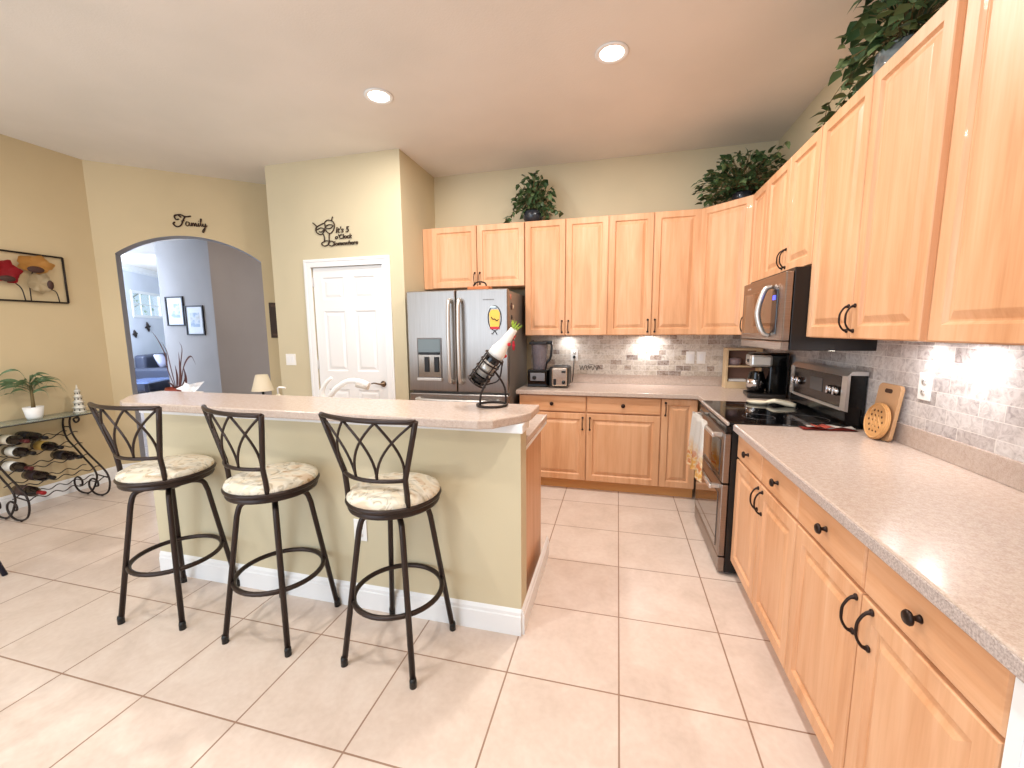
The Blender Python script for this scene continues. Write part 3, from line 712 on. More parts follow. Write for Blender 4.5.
# back panel (slightly narrower than the cooktop)
Wg = Wd-.034
m = MB(); prof = [(-.045, .921), (-.100, .921), (-.118, .96), (-.112, 1.19), (-.10, 1.215), (-.03, 1.215), (-.03, .921)]
Mx = Matrix.Rotation(PI/2, 4, 'Z') @ Matrix.Rotation(PI/2, 4, 'X')   # (a,b,c)->(c,a,b)
m.prism(prof, .0, Wg, M_=Mx); bp_ = m.build('backguard', BLACK, t)
m = MB(); pz = [(-.112, 1.015), (-.124, 1.02), (-.121, 1.195), (-.104, 1.226), (-.03, 1.226), (-.03, 1.212), (-.098, 1.212), (-.110, 1.190), (-.115, 1.03)]
m.prism([(-.108, 1.008), (-.124, 1.012), (-.122, 1.20), (-.104, 1.226), (-.028, 1.226), (-.028, 1.205), (-.108, 1.205)], -.004, .05, .0, M_=Mx)
m.prism([(-.108, 1.008), (-.124, 1.012), (-.122, 1.20), (-.104, 1.226), (-.028, 1.226), (-.028, 1.205), (-.108, 1.205)], Wg-.05, Wg+.004, .0, M_=Mx)
m.prism([(-.108, 1.198), (-.122, 1.196), (-.104, 1.226), (-.028, 1.226), (-.028, 1.205)], .05, Wg-.05, M_=Mx)
m.prism([(-.108, 1.008), (-.122, 1.008), (-.122, 1.024), (-.108, 1.024)], .05, Wg-.05, M_=Mx)
m.build('bezel', STEELH, bp_)
MB().box(.055, Wg-.055, -.121, -.112, 1.028, 1.194, .002).build('control_panel', mat('control_panel', (58, 48, 44), .15, .6), bp_)
MB().box(.30, .46, -.1235, -.120, 1.08, 1.16, .001).build('display', mat('oven_display', (70, 72, 74), .1), bp_)
for x in (.085, .155, .57, .64):
    m = MB(); m.lathe([(0, 0), (.026, 0), (.025, .018), (.021, .024), (0, .026)], 20, (x, -.121, 1.11), (PI/2, 0, 0)); m.box(x-.003, x+.003, -.150, -.142, 1.09, 1.132, .001)
    m.build('knob', CHROME, bp_)
bp_.location = (.0, .010, -.012)
# towel on upper handle
m = MB(); nu, nv = 14, 22
def towel(u, v):
    z = .846-.0*u
    ln = .35
    if v < .12: a = v/.12*PI; return Vector((0, -.741-.016*math.cos(PI-a), .846+.010*math.sin(a)))
    return Vector((0, -.760, .846-(v-.12)/.88*ln))
grid = []
for i in range(nu+1):
    u = i/nu; row = []
    for j in range(nv+1):
        v = j/nv; p = towel(u, v); wv = max(0, v-.1); p.x = .15+u*(.38+.03*wv); p.y -= .022*math.sin(u*15+1)*(.3+wv)+.012*wv; p.z -= .02*math.sin(u*7)*wv
        row.append(m.b.verts.new(p))
    grid.append(row)
for i in range(nu):
    for j in range(nv): f = m.b.faces.new((grid[i][j], grid[i+1][j], grid[i+1][j+1], grid[i][j+1])); f.smooth = True
bmesh.ops.solidify(m.b, geom=m.b.faces[:], thickness=.005)
tw = mat('kitchen_towel_cloth', (240, 236, 228), .9, spec=.1); v = coords(tw); sx = N(tw, 'ShaderNodeSeparateXYZ'); L(tw, v, sx.inputs[0])
n = noise(tw, v, 22, 3); nr = ramp(tw, n, [(.42, (240, 190, 110)), (.52, (246, 226, 190)), (.6, (228, 150, 96))])
mr = N(tw, 'ShaderNodeMapRange'); mr.inputs[1].default_value = .70; mr.inputs[2].default_value = .58; L(tw, sx.outputs['Z'], mr.inputs[0])
L(tw, mixc(tw, (244, 240, 234), nr, mr.outputs[0]), bsdf(tw).inputs['Base Color'])
o = m.build('dish_towel', tw); o.location = (0, RY0, 0); o.rotation_euler = (0, 0, -PI/2); tag(o, 'white dish towel with orange print hanging on oven handle', 'towel')

# ---------------------------------------------------------------- microwave
t = thing('microwave', 'over-range stainless microwave with curved handle', 'microwave', (0, RY0, 0), -PI/2)
zb_, zt_ = 1.325, 1.742
MB().box(.0, Wd-.002, -.405, -.008, zb_, zt_+.02, .003).build('body', mat('microwave_black', (24, 20, 20), .35), t)
MB().box(.0, Wd-.002, -.445, -.408, zb_+.052, zt_, .006, 3).build('door', STEEL2, t)
MB().box(.0, Wd-.002, -.445, -.408, zb_+.0, zb_+.048, .005, 3).build('bottom_trim', STEEL2, t)
MB().box(.05, .66, -.449, -.443, zb_+.085, zt_-.075, .003).build('window', OVENG, t)
MB().box(.585, .66, -.4505, -.447, zb_+.095, zt_-.085, .001).build('keypad', mat('keypad_dark', (30, 26, 28), .15), t)
MB().box(.60, .645, -.452, -.450, zt_-.14, zt_-.115, .0005).build('clock_display', mat('blue_display', (30, 50, 160), .2, emit=(70, 90, 255), es=2.5), t)
m = MB(); m.tube([(.565, -.448, zb_+.075), (.56, -.485, zb_+.105), (.552, -.510, (zb_+zt_)/2), (.56, -.485, zt_-.085), (.565, -.448, zt_-.06)], [.011, .015, .016, .015, .011], 10, sm=6)
m.build('handle', STEELH, t)
m = MB()
for k in range(5): m.box(.06+k*.14, .16+k*.14, -.30, -.285, zb_-.003, zb_+.001)
m.build('vent_grille', BLACKM, t)
MB().box(.10, .16, -.447, -.4445, zt_-.045, zt_-.034, .001).build('brand_mark', STEELH, t)
MB().lathe([(0, 0), (.02, 0), (.02, .003), (0, .003)], 16, (.68, -.18, zb_-.003)).build('cooktop_lamp', EM, t)

# ---------------------------------------------------------------- bar stools
def stool():
    t = thing('bar_stool', '', 'bar stool', (0, 0, 0), group='metal bar stools along the breakfast bar')
    zr = .725; r = .195
    for k in range(4):
        a = PI/4+k*PI/2; c, s = math.cos(a), math.sin(a)
        pts = [(c*.05, s*.05, zr-.058), (c*.10, s*.10, zr-.060), (c*.138, s*.138, zr-.076), (c*.155, s*.155, zr-.125), (c*.243, s*.243, .025)]
        P_ = catmull([Vector(p) for p in pts[:4]], 5)+[Vector(pts[4])]
        m = MB(); m.tube(P_, .0125, 10); lg = m.build('leg', IRON, t)
        MB().lathe([(0, 0), (.0148, 0), (.0150, .03), (.0130, .04), (0, .04)], 12, (c*.245, s*.245, 0)).build('foot_cap', BLACKM, lg)
    zf = .285; rf = .192
    MB().tube([(rf*math.cos(i*PI/20), rf*math.sin(i*PI/20), zf) for i in range(40)], .0115, 10, closed=True).build('foot_ring', IRON, t)
    m = MB(); m.lathe([(0, zr-.072), (.05, zr-.072), (.07, zr-.06), (.085, zr-.045), (.085, zr-.025), (0, zr-.025)], 28); m.build('swivel_plate', IRON, t)
    sw = D.objects.new('seat', None)
    m = MB(); m.lathe([(.0, zr-.026), (.180, zr-.026), (.192, zr-.022), (.195, zr-.014), (.190, zr-.006), (.190, zr+.0), (.200, zr+.004), (.204, zr+.012), (.200, zr+.020), (.192, zr+.023), (.188, zr+.01), (0, zr+.008)], 44)
    seat = m.build('seat_rim', IRON, t)
    m = MB(); m.lathe([(0, zr+.012), (.19, zr+.012), (.198, zr+.026), (.192, zr+.040), (.165, zr+.053), (.09, zr+.060), (0, zr+.062)], 40)
    m.build('cushion', FABRIC, t)
    # back: uprights from rear of rim, flaring out, gently curved and leaning back
    def bx(u, z):           # u in [-1,1], z height -> point
        k = (z-.75)/(1.13-.75); w_ = .152+.078*max(0, min(1, (z-.86)/.245)) if z > .86 else .152
        y = -.112-.046*k-(1-u*u)*(.050)
        return Vector((u*w_, y, z))
    tilt = lambda u, z: bx(u, z)
    bk = MB()
    for s in (-1, 1):
        pts = [Vector((s*.152, -.113, zr+.004)), bx(s, .80), bx(s, .86), bx(s, .95), bx(s, 1.04), bx(s, 1.108)]
        bk.tube(pts, .0115, 8)
    bk.tube([bx(u/8, 1.106) for u in range(-8, 9)], .0105, 8); bk.tube([bx(u/8, .858) for u in range(-8, 9)], .009, 8)
    bf = bk.build('back_frame', IRON, t)
    def arc(u0, u1):
        pts = []
        for i in range(11):
            q = i/10; z = 1.10-q*(1.10-.862); e = math.sin(q*PI/2)
            pts.append(bx(u0+(u1-u0)*e, z))
        MB().tube(pts, .0055, 6).build('lattice_bar', IRON, bf)
    T = (-.97, -1/3, 1/3, .97)
    for a, b in ((T[0], -1/3), (T[1], -.97), (T[1], 1/3), (T[2], -1/3), (T[2], .97), (T[3], 1/3)): arc(a, b)
    return t, bf
st, bf = stool()
R = math.radians
def place(s, x, y, rleg, rseat, label):
    s.location = (x, y, 0); s.rotation_euler = (0, 0, R(rleg)); s['label'] = label
    d = R(rseat-rleg)
    for ch in s.children:
        if ch.name.split('.')[0] in ('seat_rim', 'cushion', 'back_frame'): ch.rotation_euler = (0, 0, d)
specs = [(-3.525, -2.664, 7, -2, 'leftmost of the three dark metal swivel bar stools with floral seat'),
         (-2.874, -2.660, 1, -15, 'middle of the three dark metal swivel bar stools with floral seat'),
         (-2.228, -2.660, -5, -7, 'rightmost and nearest of the three dark metal swivel bar stools')]
stools = [st]+[dup(st, (0, 0, 0)) for _ in range(2)]
for s, sp in zip(stools, specs): place(s, *sp)

# dining chair just outside the left edge, one leg in view
t = thing('dining_chair', 'dark chair at far left edge, only its leg in view', 'chair', (-5.045, -2.99, 0), .3)
DK = mat('dark_navy_metal', (40, 42, 62), .4, .4)
for x, y in ((.20, .20), (-.20, .20), (-.2, -.2), (.2, -.2)):
    MB().tube([(x*.8, y*.8, .43), (x*1.35, y*1.0, 0)], .013, 8).build('leg', DK, t)
MB().box(-.21, .21, -.21, .21, .43, .48, .02, 3).build('seat', FABRIC, t)
m = MB(); m.tube([(-.2, -.19, .45), (-.22, -.24, .75), (-.21, -.27, .95), (0, -.30, .97), (.21, -.27, .95), (.22, -.24, .75), (.2, -.19, .45)], .011, 8, sm=3); m.build('backrest', DK, t)

# ---------------------------------------------------------------- bottle holder with bottle on bar
hx, hy, hz = -1.900, -2.255, 1.067
t = thing('bottle_holder', 'black wire tilted bottle holder on the right end of bar top', 'bottle holder', (hx, hy, hz))
m = MB(); m.tube([(.075*math.cos(i*PI/16), .075*math.sin(i*PI/16), .007) for i in range(32)], .0065, 8, closed=True); m.build('base_ring', IRON2, t)
ax = Vector((.60, 0, .80)).normalized(); cB = Vector((-.02, 0, .20))
m = MB(); m.tube([(-.045, -.058, .007), (-.04, -.05, .07), (-.015, -.03, .13), (-.02, 0, .165)], .0055, 8, sm=4); m.build('upright', IRON2, t)
m = MB(); m.tube([(.06, .045, .007), (.055, .04, .09), (.02, .02, .16), (.0, .01, .18)], .0055, 8, sm=4); m.build('upright', IRON2, t)
ux = Vector((0, 1, 0)); uy = ax.cross(ux)
m = MB()
for k, dlt in enumerate((-.10, -.06, -.02, .02, .06)):
    c_ = cB+ax*dlt; rr_ = .050
    m.tube([c_+(ux*math.cos(i*PI/10)+uy*math.sin(i*PI/10))*rr_ for i in range(20)], .0045, 6, closed=True)
for s in (1.3, 2.6, 3.9, 5.3): m.tube([cB+ax*d_+(ux*math.cos(s)+uy*math.sin(s))*.050 for d_ in (-.10, .06)], .004, 6)
m.tube([cB-ax*.10+ux*.05, cB-ax*.115, cB-ax*.10-ux*.05], .004, 6, sm=4)
m.tube([cB+ax*.06-uy*.05, cB-ax*.02-uy*.085, cB-ax*.08-uy*.05], .004, 6, sm=5)
m.build('cradle', IRON2, t)
BOT = [(0, 0), (.036, 0), (.039, .006), (.039, .19), (.034, .215), (.018, .24), (.0145, .25), (.0145, .315), (0, .316)]
def frame(org, axd):
    z = axd.normalized(); x = Vector((0, 1, 0)); y = z.cross(x).normalized(); x = y.cross(z)
    Mm = Matrix((x, y, z)).transposed().to_4x4(); Mm.translation = org; return Mm
Mm = frame(Vector((hx, hy, hz))+cB-ax*.10, ax)
t = thing('wine_bottle', 'dark bottle with white floral wrapped neck held in wire holder', 'bottle', Mm.translation)
t.rotation_euler = Mm.to_euler()
MB().lathe(BOT, 24).build('body', mat('dark_bottle_glass', (16, 16, 18), .08), t)
MB().lathe([(.0395, .05), (.0402, .05), (.0402, .13), (.0395, .13)], 24).build('label', mat('silver_label', (190, 186, 180), .35, .5), t)
m = MB(); m.lathe([(.0405, .165), (.0415, .165), (.039, .20), (.033, .22), (.026, .245), (.022, .28), (.020, .31), (.019, .325), (.017, .328), (.016, .31)], 24); wr = m.build('wrap', mat('white_floral_wrap', (240, 236, 230), .7), t)
m = MB(); m.sphere((.02, -.033, .19), .014, (1, 1, .8)); m.sphere((-.012, -.026, .255), .009); m.sphere((.008, -.020, .30), .007); m.build('rosette', RED, wr)
m = MB()
for k in range(9):
    a = k*.7; m.quad((.012*math.cos(a), .012*math.sin(a), .322), (.016*math.cos(a+.3), .016*math.sin(a+.3), .342), (.028*math.cos(a), .028*math.sin(a), .368), (.016*math.cos(a-.3), .016*math.sin(a-.3), .342))
m.build('leaf_tuft', mat('lime_leaf', (150, 180, 60), .6), wr)

# ---------------------------------------------------------------- items behind the bar
zc_ = .914
t = thing('faucet', 'white gooseneck sink faucet behind the bar top', 'faucet', (-3.13, -1.93, zc_))
MB().lathe([(0, 0), (.030, 0), (.030, .01), (.022, .02), (.02, .09), (0, .095)], 20).build('base', PLWHITE, t)
m = MB(); m.tube([(0, 0, .08), (.03, 0, .12), (.09, 0, .175), (.17, 0, .215), (.25, 0, .215), (.315, 0, .19)], [.017, .018, .018, .017, .018, .020], 12, sm=5); m.build('spout', PLWHITE, t)
m = MB(); m.tube([(.235, -.012, .195), (.315, -.005, .178)], .016, 10); m.build('spray_head', mat('beige_plastic', (206, 196, 184), .4), t)
m = MB(); m.tube([(-.03, 0, .09), (-.035, 0, .14), (.0, 0, .20), (.045, 0, .235)], [.02, .018, .013, .010], 10, sm=4); m.build('lever', PLWHITE, t)
t = thing('sink', 'white kitchen sink sunk in the lower counter behind the bar', 'sink', (-2.83, -1.93, zc_))
m = MB(); m.box(-.40, .40, -.0, .22, -.003, .006, .002); m.build('rim', PLWHITE, t)
m = MB(); m.box(-.37, .37, .02, .20, .006, .0075, .0005); m.build('basin', mat('basin_shade', (205, 205, 205), .3), t)
t = thing('soap_dispenser', 'small cream soap pump behind the bar top', 'soap dispenser', (-3.425, -2.02, zc_))
MB().lathe([(0, 0), (.028, 0), (.03, .01), (.03, .10), (.014, .118), (.012, .13), (0, .13)], 20).build('bottle', mat('cream_plastic', (238, 226, 196), .35), t)
m = MB(); m.tube([(0, 0, .13), (0, 0, .17), (.01, 0, .176), (.06, 0, .174)], .006, 8); m.build('pump', PLWHITE, t)
t = thing('tissue_box', 'white tissues rising from a box behind the bar', 'tissue box', (-4.15, -2.04, zc_-.0))
MB().box(-.06, .06, -.06, .06, 0, .125, .004).build('box', mat('tissue_box_card', (214, 208, 200), .7), t)
m = MB()
pts = [(-.11, 0, .145), (-.04, .03, .195), (.03, -.02, .18), (.12, .02, .20), (.07, 0, .13), (0, 0, .12)]
vs = [m.b.verts.new(p) for p in pts]; cen = m.b.verts.new((0, -.02, .15))
for i in range(6): m.b.faces.new((vs[i], vs[(i+1) % 6], cen))
bmesh.ops.subdivide_edges(m.b, edges=m.b.edges[:], cuts=2, use_grid_fill=True)
for v_ in m.b.verts: v_.co.y += .012*math.sin(v_.co.x*60)+.008*math.sin(v_.co.z*90)
bmesh.ops.solidify(m.b, geom=m.b.faces[:], thickness=.002)
m.build('tissue', mat('tissue_paper', (246, 246, 248), .8), t)
t = thing('spiky_plant', 'brown spiky leaved arrangement in a red pot', 'plant', (-4.31, -2.00, zc_))
MB().lathe([(0, 0), (.05, 0), (.065, .06), (.07, .13), (.062, .15), (.06, .13), (0, .125)], 24).build('pot', mat('red_brown_pot', (130, 52, 36), .4), t)
def blade(mb, pts, w0, mi=0):
    P_ = catmull([Vector(p) for p in pts], 5); n = len(P_); L_, R_ = [], []
    for i, p in enumerate(P_):
        d = (P_[min(i+1, n-1)]-P_[max(i-1, 0)]).normalized(); side = d.cross(Vector((.3, 1, .2))).normalized(); w_ = w0*math.sin(PI*min(1, .15+.85*i/(n-1)))+.0008
        L_.append(mb.b.verts.new(p-side*w_)); R_.append(mb.b.verts.new(p+side*w_))
    for i in range(n-1): f = mb.b.faces.new((L_[i], R_[i], R_[i+1], L_[i+1])); f.smooth = True; f.material_index = mi
m = MB()
for pts, w_ in (([(0, 0, .12), (-.06, 0, .27), (-.07, 0, .38), (-.12, 0, .48), (-.17, 0, .545)], .010), ([(0, 0, .12), (-.03, 0, .28), (-.05, 0, .40), (-.09, 0, .47)], .009),
                ([(.02, 0, .12), (.05, 0, .24), (.055, 0, .40)], .018), ([(.03, 0, .12), (.08, .01, .2), (.085, 0, .30)], .02), ([(.0, 0, .12), (.005, .01, .22), (.01, 0, .31)], .016),
                ([(.03, 0, .12), (.06, 0, .3), (.09, 0, .42), (.07, 0, .47)], .006), ([(.03, 0, .12), (.09, 0, .30), (.16, 0, .37), (.20, 0, .31)], .006), ([(0, 0, .12), (-.03, 0, .16), (-.06, -.01, .19)], .014)): blade(m, pts, w_)
m.build('leaves', mat('maroon_leaf', (84, 46, 44), .5), t)
t = thing('small_table', 'small dark side table below the lamp, beside the pantry corner', 'table', (-4.80, -.86, 0))
MB().lathe([(0, .60), (.15, .60), (.155, .615), (.15, .63), (0, .63)], 28).build('tabletop', BRONZE, t)
for k in range(3): MB().tube([(.02*math.cos(k*2.09), .02*math.sin(k*2.09), .6), (.13*math.cos(k*2.09), .13*math.sin(k*2.09), 0)], .01, 8).build('leg', BRONZE, t)
t = thing('table_lamp', 'small table lamp with cream shade beside the pantry corner', 'lamp', (-4.745, -.85, .63))
MB().lathe([(0, 0), (.05, 0), (.05, .012), (.018, .03), (.014, .10), (.02, .14), (.012, .18), (.012, .26), (0, .26)], 18).build('base', BLACKM, t)
m = MB(); m.lathe([(.100, .235), (.055, .395), (.053, .395), (.098, .235)], 28); m.build('lamp_shade', mat('cream_shade', (226, 212, 186), .8), t)

# ---------------------------------------------------------------- countertop appliances
t = thing('blender', 'black base blender with tall clear pitcher left of toaster', 'blender', (-2.015, -.33, zc_+.0))
m = MB(); m.prism([(-.095, -.10), (.085, -.10), (.10, -.04), (.10, .09), (-.10, .09), (-.105, -.04)], 0, .165, .012); m.build('base', BLACK, t)
m = MB(); m.box(-.07, .07, -.105, -.098, .06, .135, .003); m.build('control_panel', mat('panel_silver', (150, 150, 152), .3, .8), t)
m = MB(); m.lathe([(0, 0), (.02, 0), (.018, .008), (0, .01)], 16, (-.03, -.105, .09), (PI/2, 0, 0)); m.build('dial', BLACKM, t)
m = MB(); m.lathe([(.055, .152), (.060, .16), (.078, .39), (.078, .40), (.074, .40), (.057, .16)], 24, (0, 0, 0), (0, 0, PI/4)); m.build('pitcher', mat('smoky_plastic', (150, 142, 150), .08, alpha=.5), t)
m = MB(); m.tube([(0, 0, .15), (0, 0, .34)], .012, 8); m.box(-.03, .03, -.004, .004, .18, .20, .001); m.box(-.03, .03, -.004, .004, .26, .28, .001); m.build('blade_column', mat('blade_grey', (70, 66, 70), .3), t)
m = MB(); m.box(-.085, .085, -.085, .085, .40, .425, .008); m.box(.03, .125, -.03, .03, .405, .432, .008); m.build('lid', BLACKM, t)
m = MB(); m.tube([(.075, 0, .41), (.115, 0, .40), (.112, 0, .31), (.10, 0, .26), (.065, 0, .215), (.055, 0, .16)], .011, 8, sm=3); m.build('handle', BLACK, t)
t = thing('toaster', 'brushed steel two slice toaster beside the blender', 'toaster', (-1.815, -.33, zc_))
MB().box(-.092, .092, -.13, .13, .012, .195, .025, 4).build('body', BLACKM, t)
MB().box(-.06, .082, -.136, -.126, .02, .19, .012, 3).build('front_panel', mat('toaster_steel', (204, 190, 176), .25, .9), t)
for y in (-.05, .05): MB().box(-.05, .05, -.008+y, .008+y, .188, .197).build('slot', BLACK, t)
MB().lathe([(0, 0), (.018, 0), (.016, .014), (0, .016)], 18, (.048, -.136, .055), (PI/2, 0, 0)).build('dial', BLACK, t)
m = MB(); m.box(.03, .066, -.155, -.134, .145, .162, .004); m.build('lever', BLACKM, t)
m = MB(); m.box(-.045, -.02, -.139, -.134, .03, .085, .002); m.build('buttons', BLACKM, t)
m = MB(); m.box(-.012, .012, 0-.022, 0, -.014, .014, .004); m.tube([(0, -.02, 0), (.0, -.04, -.05), (-.005, -.03, -.15), (-.02, -.03, -.26), (-.05, -.06, -.274), (-.10, -.10, -.275)], .004, 6, sm=5)
o = m.build('power_cord', BLACKM); o.location = (-1.716, -.0145, 1.195-.02); tag(o, 'black cord plugged into outlet behind the toaster', 'cord')
# script word sign on the backsplash
m = MB()
xs = [0, .012, .024, .036, .05, .062, .076, .09, .10, .115, .13, .145, .16, .17, .185, .2]; zs = [.05, .0, .045, .0, .04, .045, .0, .04, .015, .04, .0, .04, .03, .0, .045, .02]
m.tube([(a, 0, b) for a, b in zip(xs, zs)], .0028, 6, sm=4); m.tube([(.06, 0, .02), (.1, 0, .055), (.15, 0, .05)], .002, 6, sm=4)
o = m.build('wire_word_sign', IRON); o.location = (-1.66, -.026, 1.045); tag(o, 'small bronze wire script sign leaning on the back tile', 'sign')

t = thing('coffee_maker', 'black and steel drip coffee maker in the corner', 'coffee maker', (-.170, -.63, zc_), -.12)
MB().box(-.135, .12, -.115, .12, 0, .035, .012, 3).build('base', mat('coffee_base', (60, 56, 54), .3, .5), t)
MB().box(.0, .125, -.11, .12, .03, .35, .012, 3).build('tower', BLACK, t)
m = MB(); m.box(-.125, .125, -.115, .12, .235, .345, .02, 3); hd = m.build('brew_head', BLACK, t)
m = MB(); m.box(-.13, .02, -.122, .118, .24, .335, .02, 3); m.build('steel_band', STEELH, hd)
m = MB(); m.lathe([(0, 0), (.013, 0), (.012, .008), (0, .009)], 14, (-.13, -.03, .285), (0, -PI/2, 0)); m.build('button', BLACKM, hd)
m = MB(); m.lathe([(0, .035), (.058, .035), (.066, .08), (.062, .14), (.048, .19), (.050, .20), (0, .20)], 26, (-.065, 0, 0)); cf = m.build('carafe', mat('carafe_black', (22, 18, 18), .05), t)
m = MB(); m.lathe([(.0665, .075), (.068, .075), (.0645, .14), (.063, .14)], 26, (-.065, 0, 0)); m.build('steel_sleeve', CHROME, cf)
m = MB(); m.tube([(-.065, -.05, .19), (-.065, -.10, .185), (-.065, -.108, .13), (-.065, -.10, .075), (-.065, -.06, .07)], .009, 8, sm=4); m.build('handle', BLACK, cf)
# corner wooden shelf box
t = thing('countertop_shelf', 'light wood two tier shelf standing behind the coffee maker', 'shelf', (-.205, -.105, zc_), 0)
LW = mat('pale_birch', (218, 190, 150), .5)
for x in (-.145, .125): MB().box(x, x+.02, -.06, .06, 0, .34, .003).build('side_panel', LW, t)
MB().box(-.145, .145, -.06, .06, .34, .36, .003).build('top', LW, t)
MB().box(-.125, .125, -.055, .055, .19, .205, .002).build('shelf', LW, t)
MB().box(-.125, .125, -.06, .06, .0, .06, .003).build('base', LW, t)
MB().box(-.125, .125, .05, .06, .06, .34).build('back_panel', mat('reddish_back', (134, 100, 84), .6), t)
o = MB().lathe([(0, 0), (.045, 0), (.055, .03), (.05, .06), (0, .07)], 18).build('ceramic_bowl', mat('mauve_ceramic', (150, 128, 128), .3)); o.location = (-.265, -.11, zc_+.2055); tag(o, 'mauve round ceramic bowl on upper tier of wooden shelf', 'bowl')
o = MB().box(-.07, .07, -.04, .04, 0, .022, .003).build('folded_napkins', PLWHITE); o.location = (-.245, -.105, zc_+.0605); tag(o, 'white folded napkins on the lower tier of wooden shelf', 'napkins')
# spoon rest on cooktop
m = MB(); m.lathe([(0, 0), (.05, .0), (.058, .012), (.062, .020), (.056, .018), (.045, .008), (0, .006)], 24, scale=(1.15, .8, 1)); m.tube([(.05, 0, .012), (.10, -.01, .030), (.17, -.02, .020), (.22, -.03, .012)], [.014, .016, .020, .014], 8, sm=4)
o = m.build('spoon_rest', mat('cream_ceramic', (236, 224, 198), .25)); o.location = (-.335, -1.03, .922); o.rotation_euler = (0, 0, -.35); tag(o, 'cream ceramic spoon rest on the black cooktop', 'spoon rest')
# napkins / pot holder
t = thing('cloth_napkins', 'red and white folded cloth on countertop by the stove', 'napkins', (-.22, -1.755, zc_), .05)
def cloth(w_, d_, z, amp, m_, nm, off=0):
    m = MB(); G = []
    for i in range(13):
        row = []
        for j in range(7):
            x = (i/12-.5)*w_+off; y = (j/6-.5)*d_; row.append(m.b.verts.new((x, y, z+amp*(1+math.sin(i*.9+j*.3+off*30))*.5)))
        G.append(row)
    for i in range(12):
        for j in range(6): f = m.b.faces.new((G[i][j], G[i+1][j], G[i+1][j+1], G[i][j+1])); f.smooth = True
    bmesh.ops.solidify(m.b, geom=m.b.faces[:], thickness=-.004); return m.build(nm, m_, t)
cloth(.25, .07, .004, .004, mat('red_cloth', (176, 62, 52), .8), 'red_layer'); cloth(.23, .06, .010, .012, mat('white_cloth', (240, 232, 224), .8), 'white_layer', .01); cloth(.10, .064, .012, .012, mat('red_cloth_stripe', (196, 92, 76), .8), 'red_stripe', -.02)
# cutting boards leaning on the wall
CB = mat('beech_board', (190, 148, 108), .45); CB2 = mat('golden_wood', (204, 152, 96), .4)
t = thing('cutting_board', 'rectangular wooden cutting board leaning on right backsplash', 'cutting board', (-.060, -1.905, zc_), -PI/2)
m = MB(); Mx = Matrix.Rotation(PI/2, 4, 'X')
def rrect(w_, h_, r, cx=0, cz=0, n=5):
    o_ = []
    for (sx_, sz_, a0) in ((1, 1, 0), (-1, 1, PI/2), (-1, -1, PI), (1, -1, 3*PI/2)):
        for i in range(n+1):
            a = a0+i/n*PI/2; o_.append((cx+sx_*(w_/2-r)+r*math.cos(a), cz+sz_*(h_/2-r)+r*math.sin(a)))
    return o_
lean = Matrix.Rotation(-.12, 4, 'X')
m.prism(rrect(.165, .265, .025, 0, .1325), 0, .016, .002, M_=lean @ Mx); m.build('board', CB, t)
m = MB(); m.prism(rrect(.055, .02, .0095, 0, .232), .0155, .0168, M_=lean @ Mx); m.build('grip_slot', mat('slot_dark', (70, 44, 28), .7), t)
t = thing('wooden_trivet', 'round golden wooden trivet with pierced holes before cutting board', 'trivet', (-.095, -1.915, zc_), -PI/2)
m = MB(); lean2 = Matrix.Rotation(-.16, 4, 'X')
circ = lambda r, n=36, cx=0, cz=0, sx_=1: [(cx+r*sx_*math.cos(2*PI*i/n), cz+r*math.sin(2*PI*i/n)) for i in range(n)]
m.prism(circ(.088, cz=.088), 0, .014, .003, M_=lean2 @ Mx); tv = m.build('disc', CB2, t)
m = MB(); m.tube([lean2 @ Vector((.080*math.cos(2*PI*i/36), -.015, .088+.080*math.sin(2*PI*i/36))) for i in range(36)], .004, 6, closed=True); m.build('raised_rim', CB2, tv)
m = MB()
for i in range(-2, 3):
    for j in range(-2, 3):
        x, z = i*.026+(.013 if j % 2 else 0), j*.024
        if x*x+z*z < .066**2: m.prism(circ(.006, 10, x, .088+z), .0138, .0146, M_=lean2 @ Mx)
m.build('hole', mat('hole_dark', (84, 50, 24), .8), tv)
m = MB()
for i in (-.03, 0, .03): m.tube([lean2 @ Vector((i-.035, -.0145, .088+.045)), lean2 @ Vector((i+.035, -.0145, .088-.045))], .003, 6)
m.build('ridge', CB2, tv)

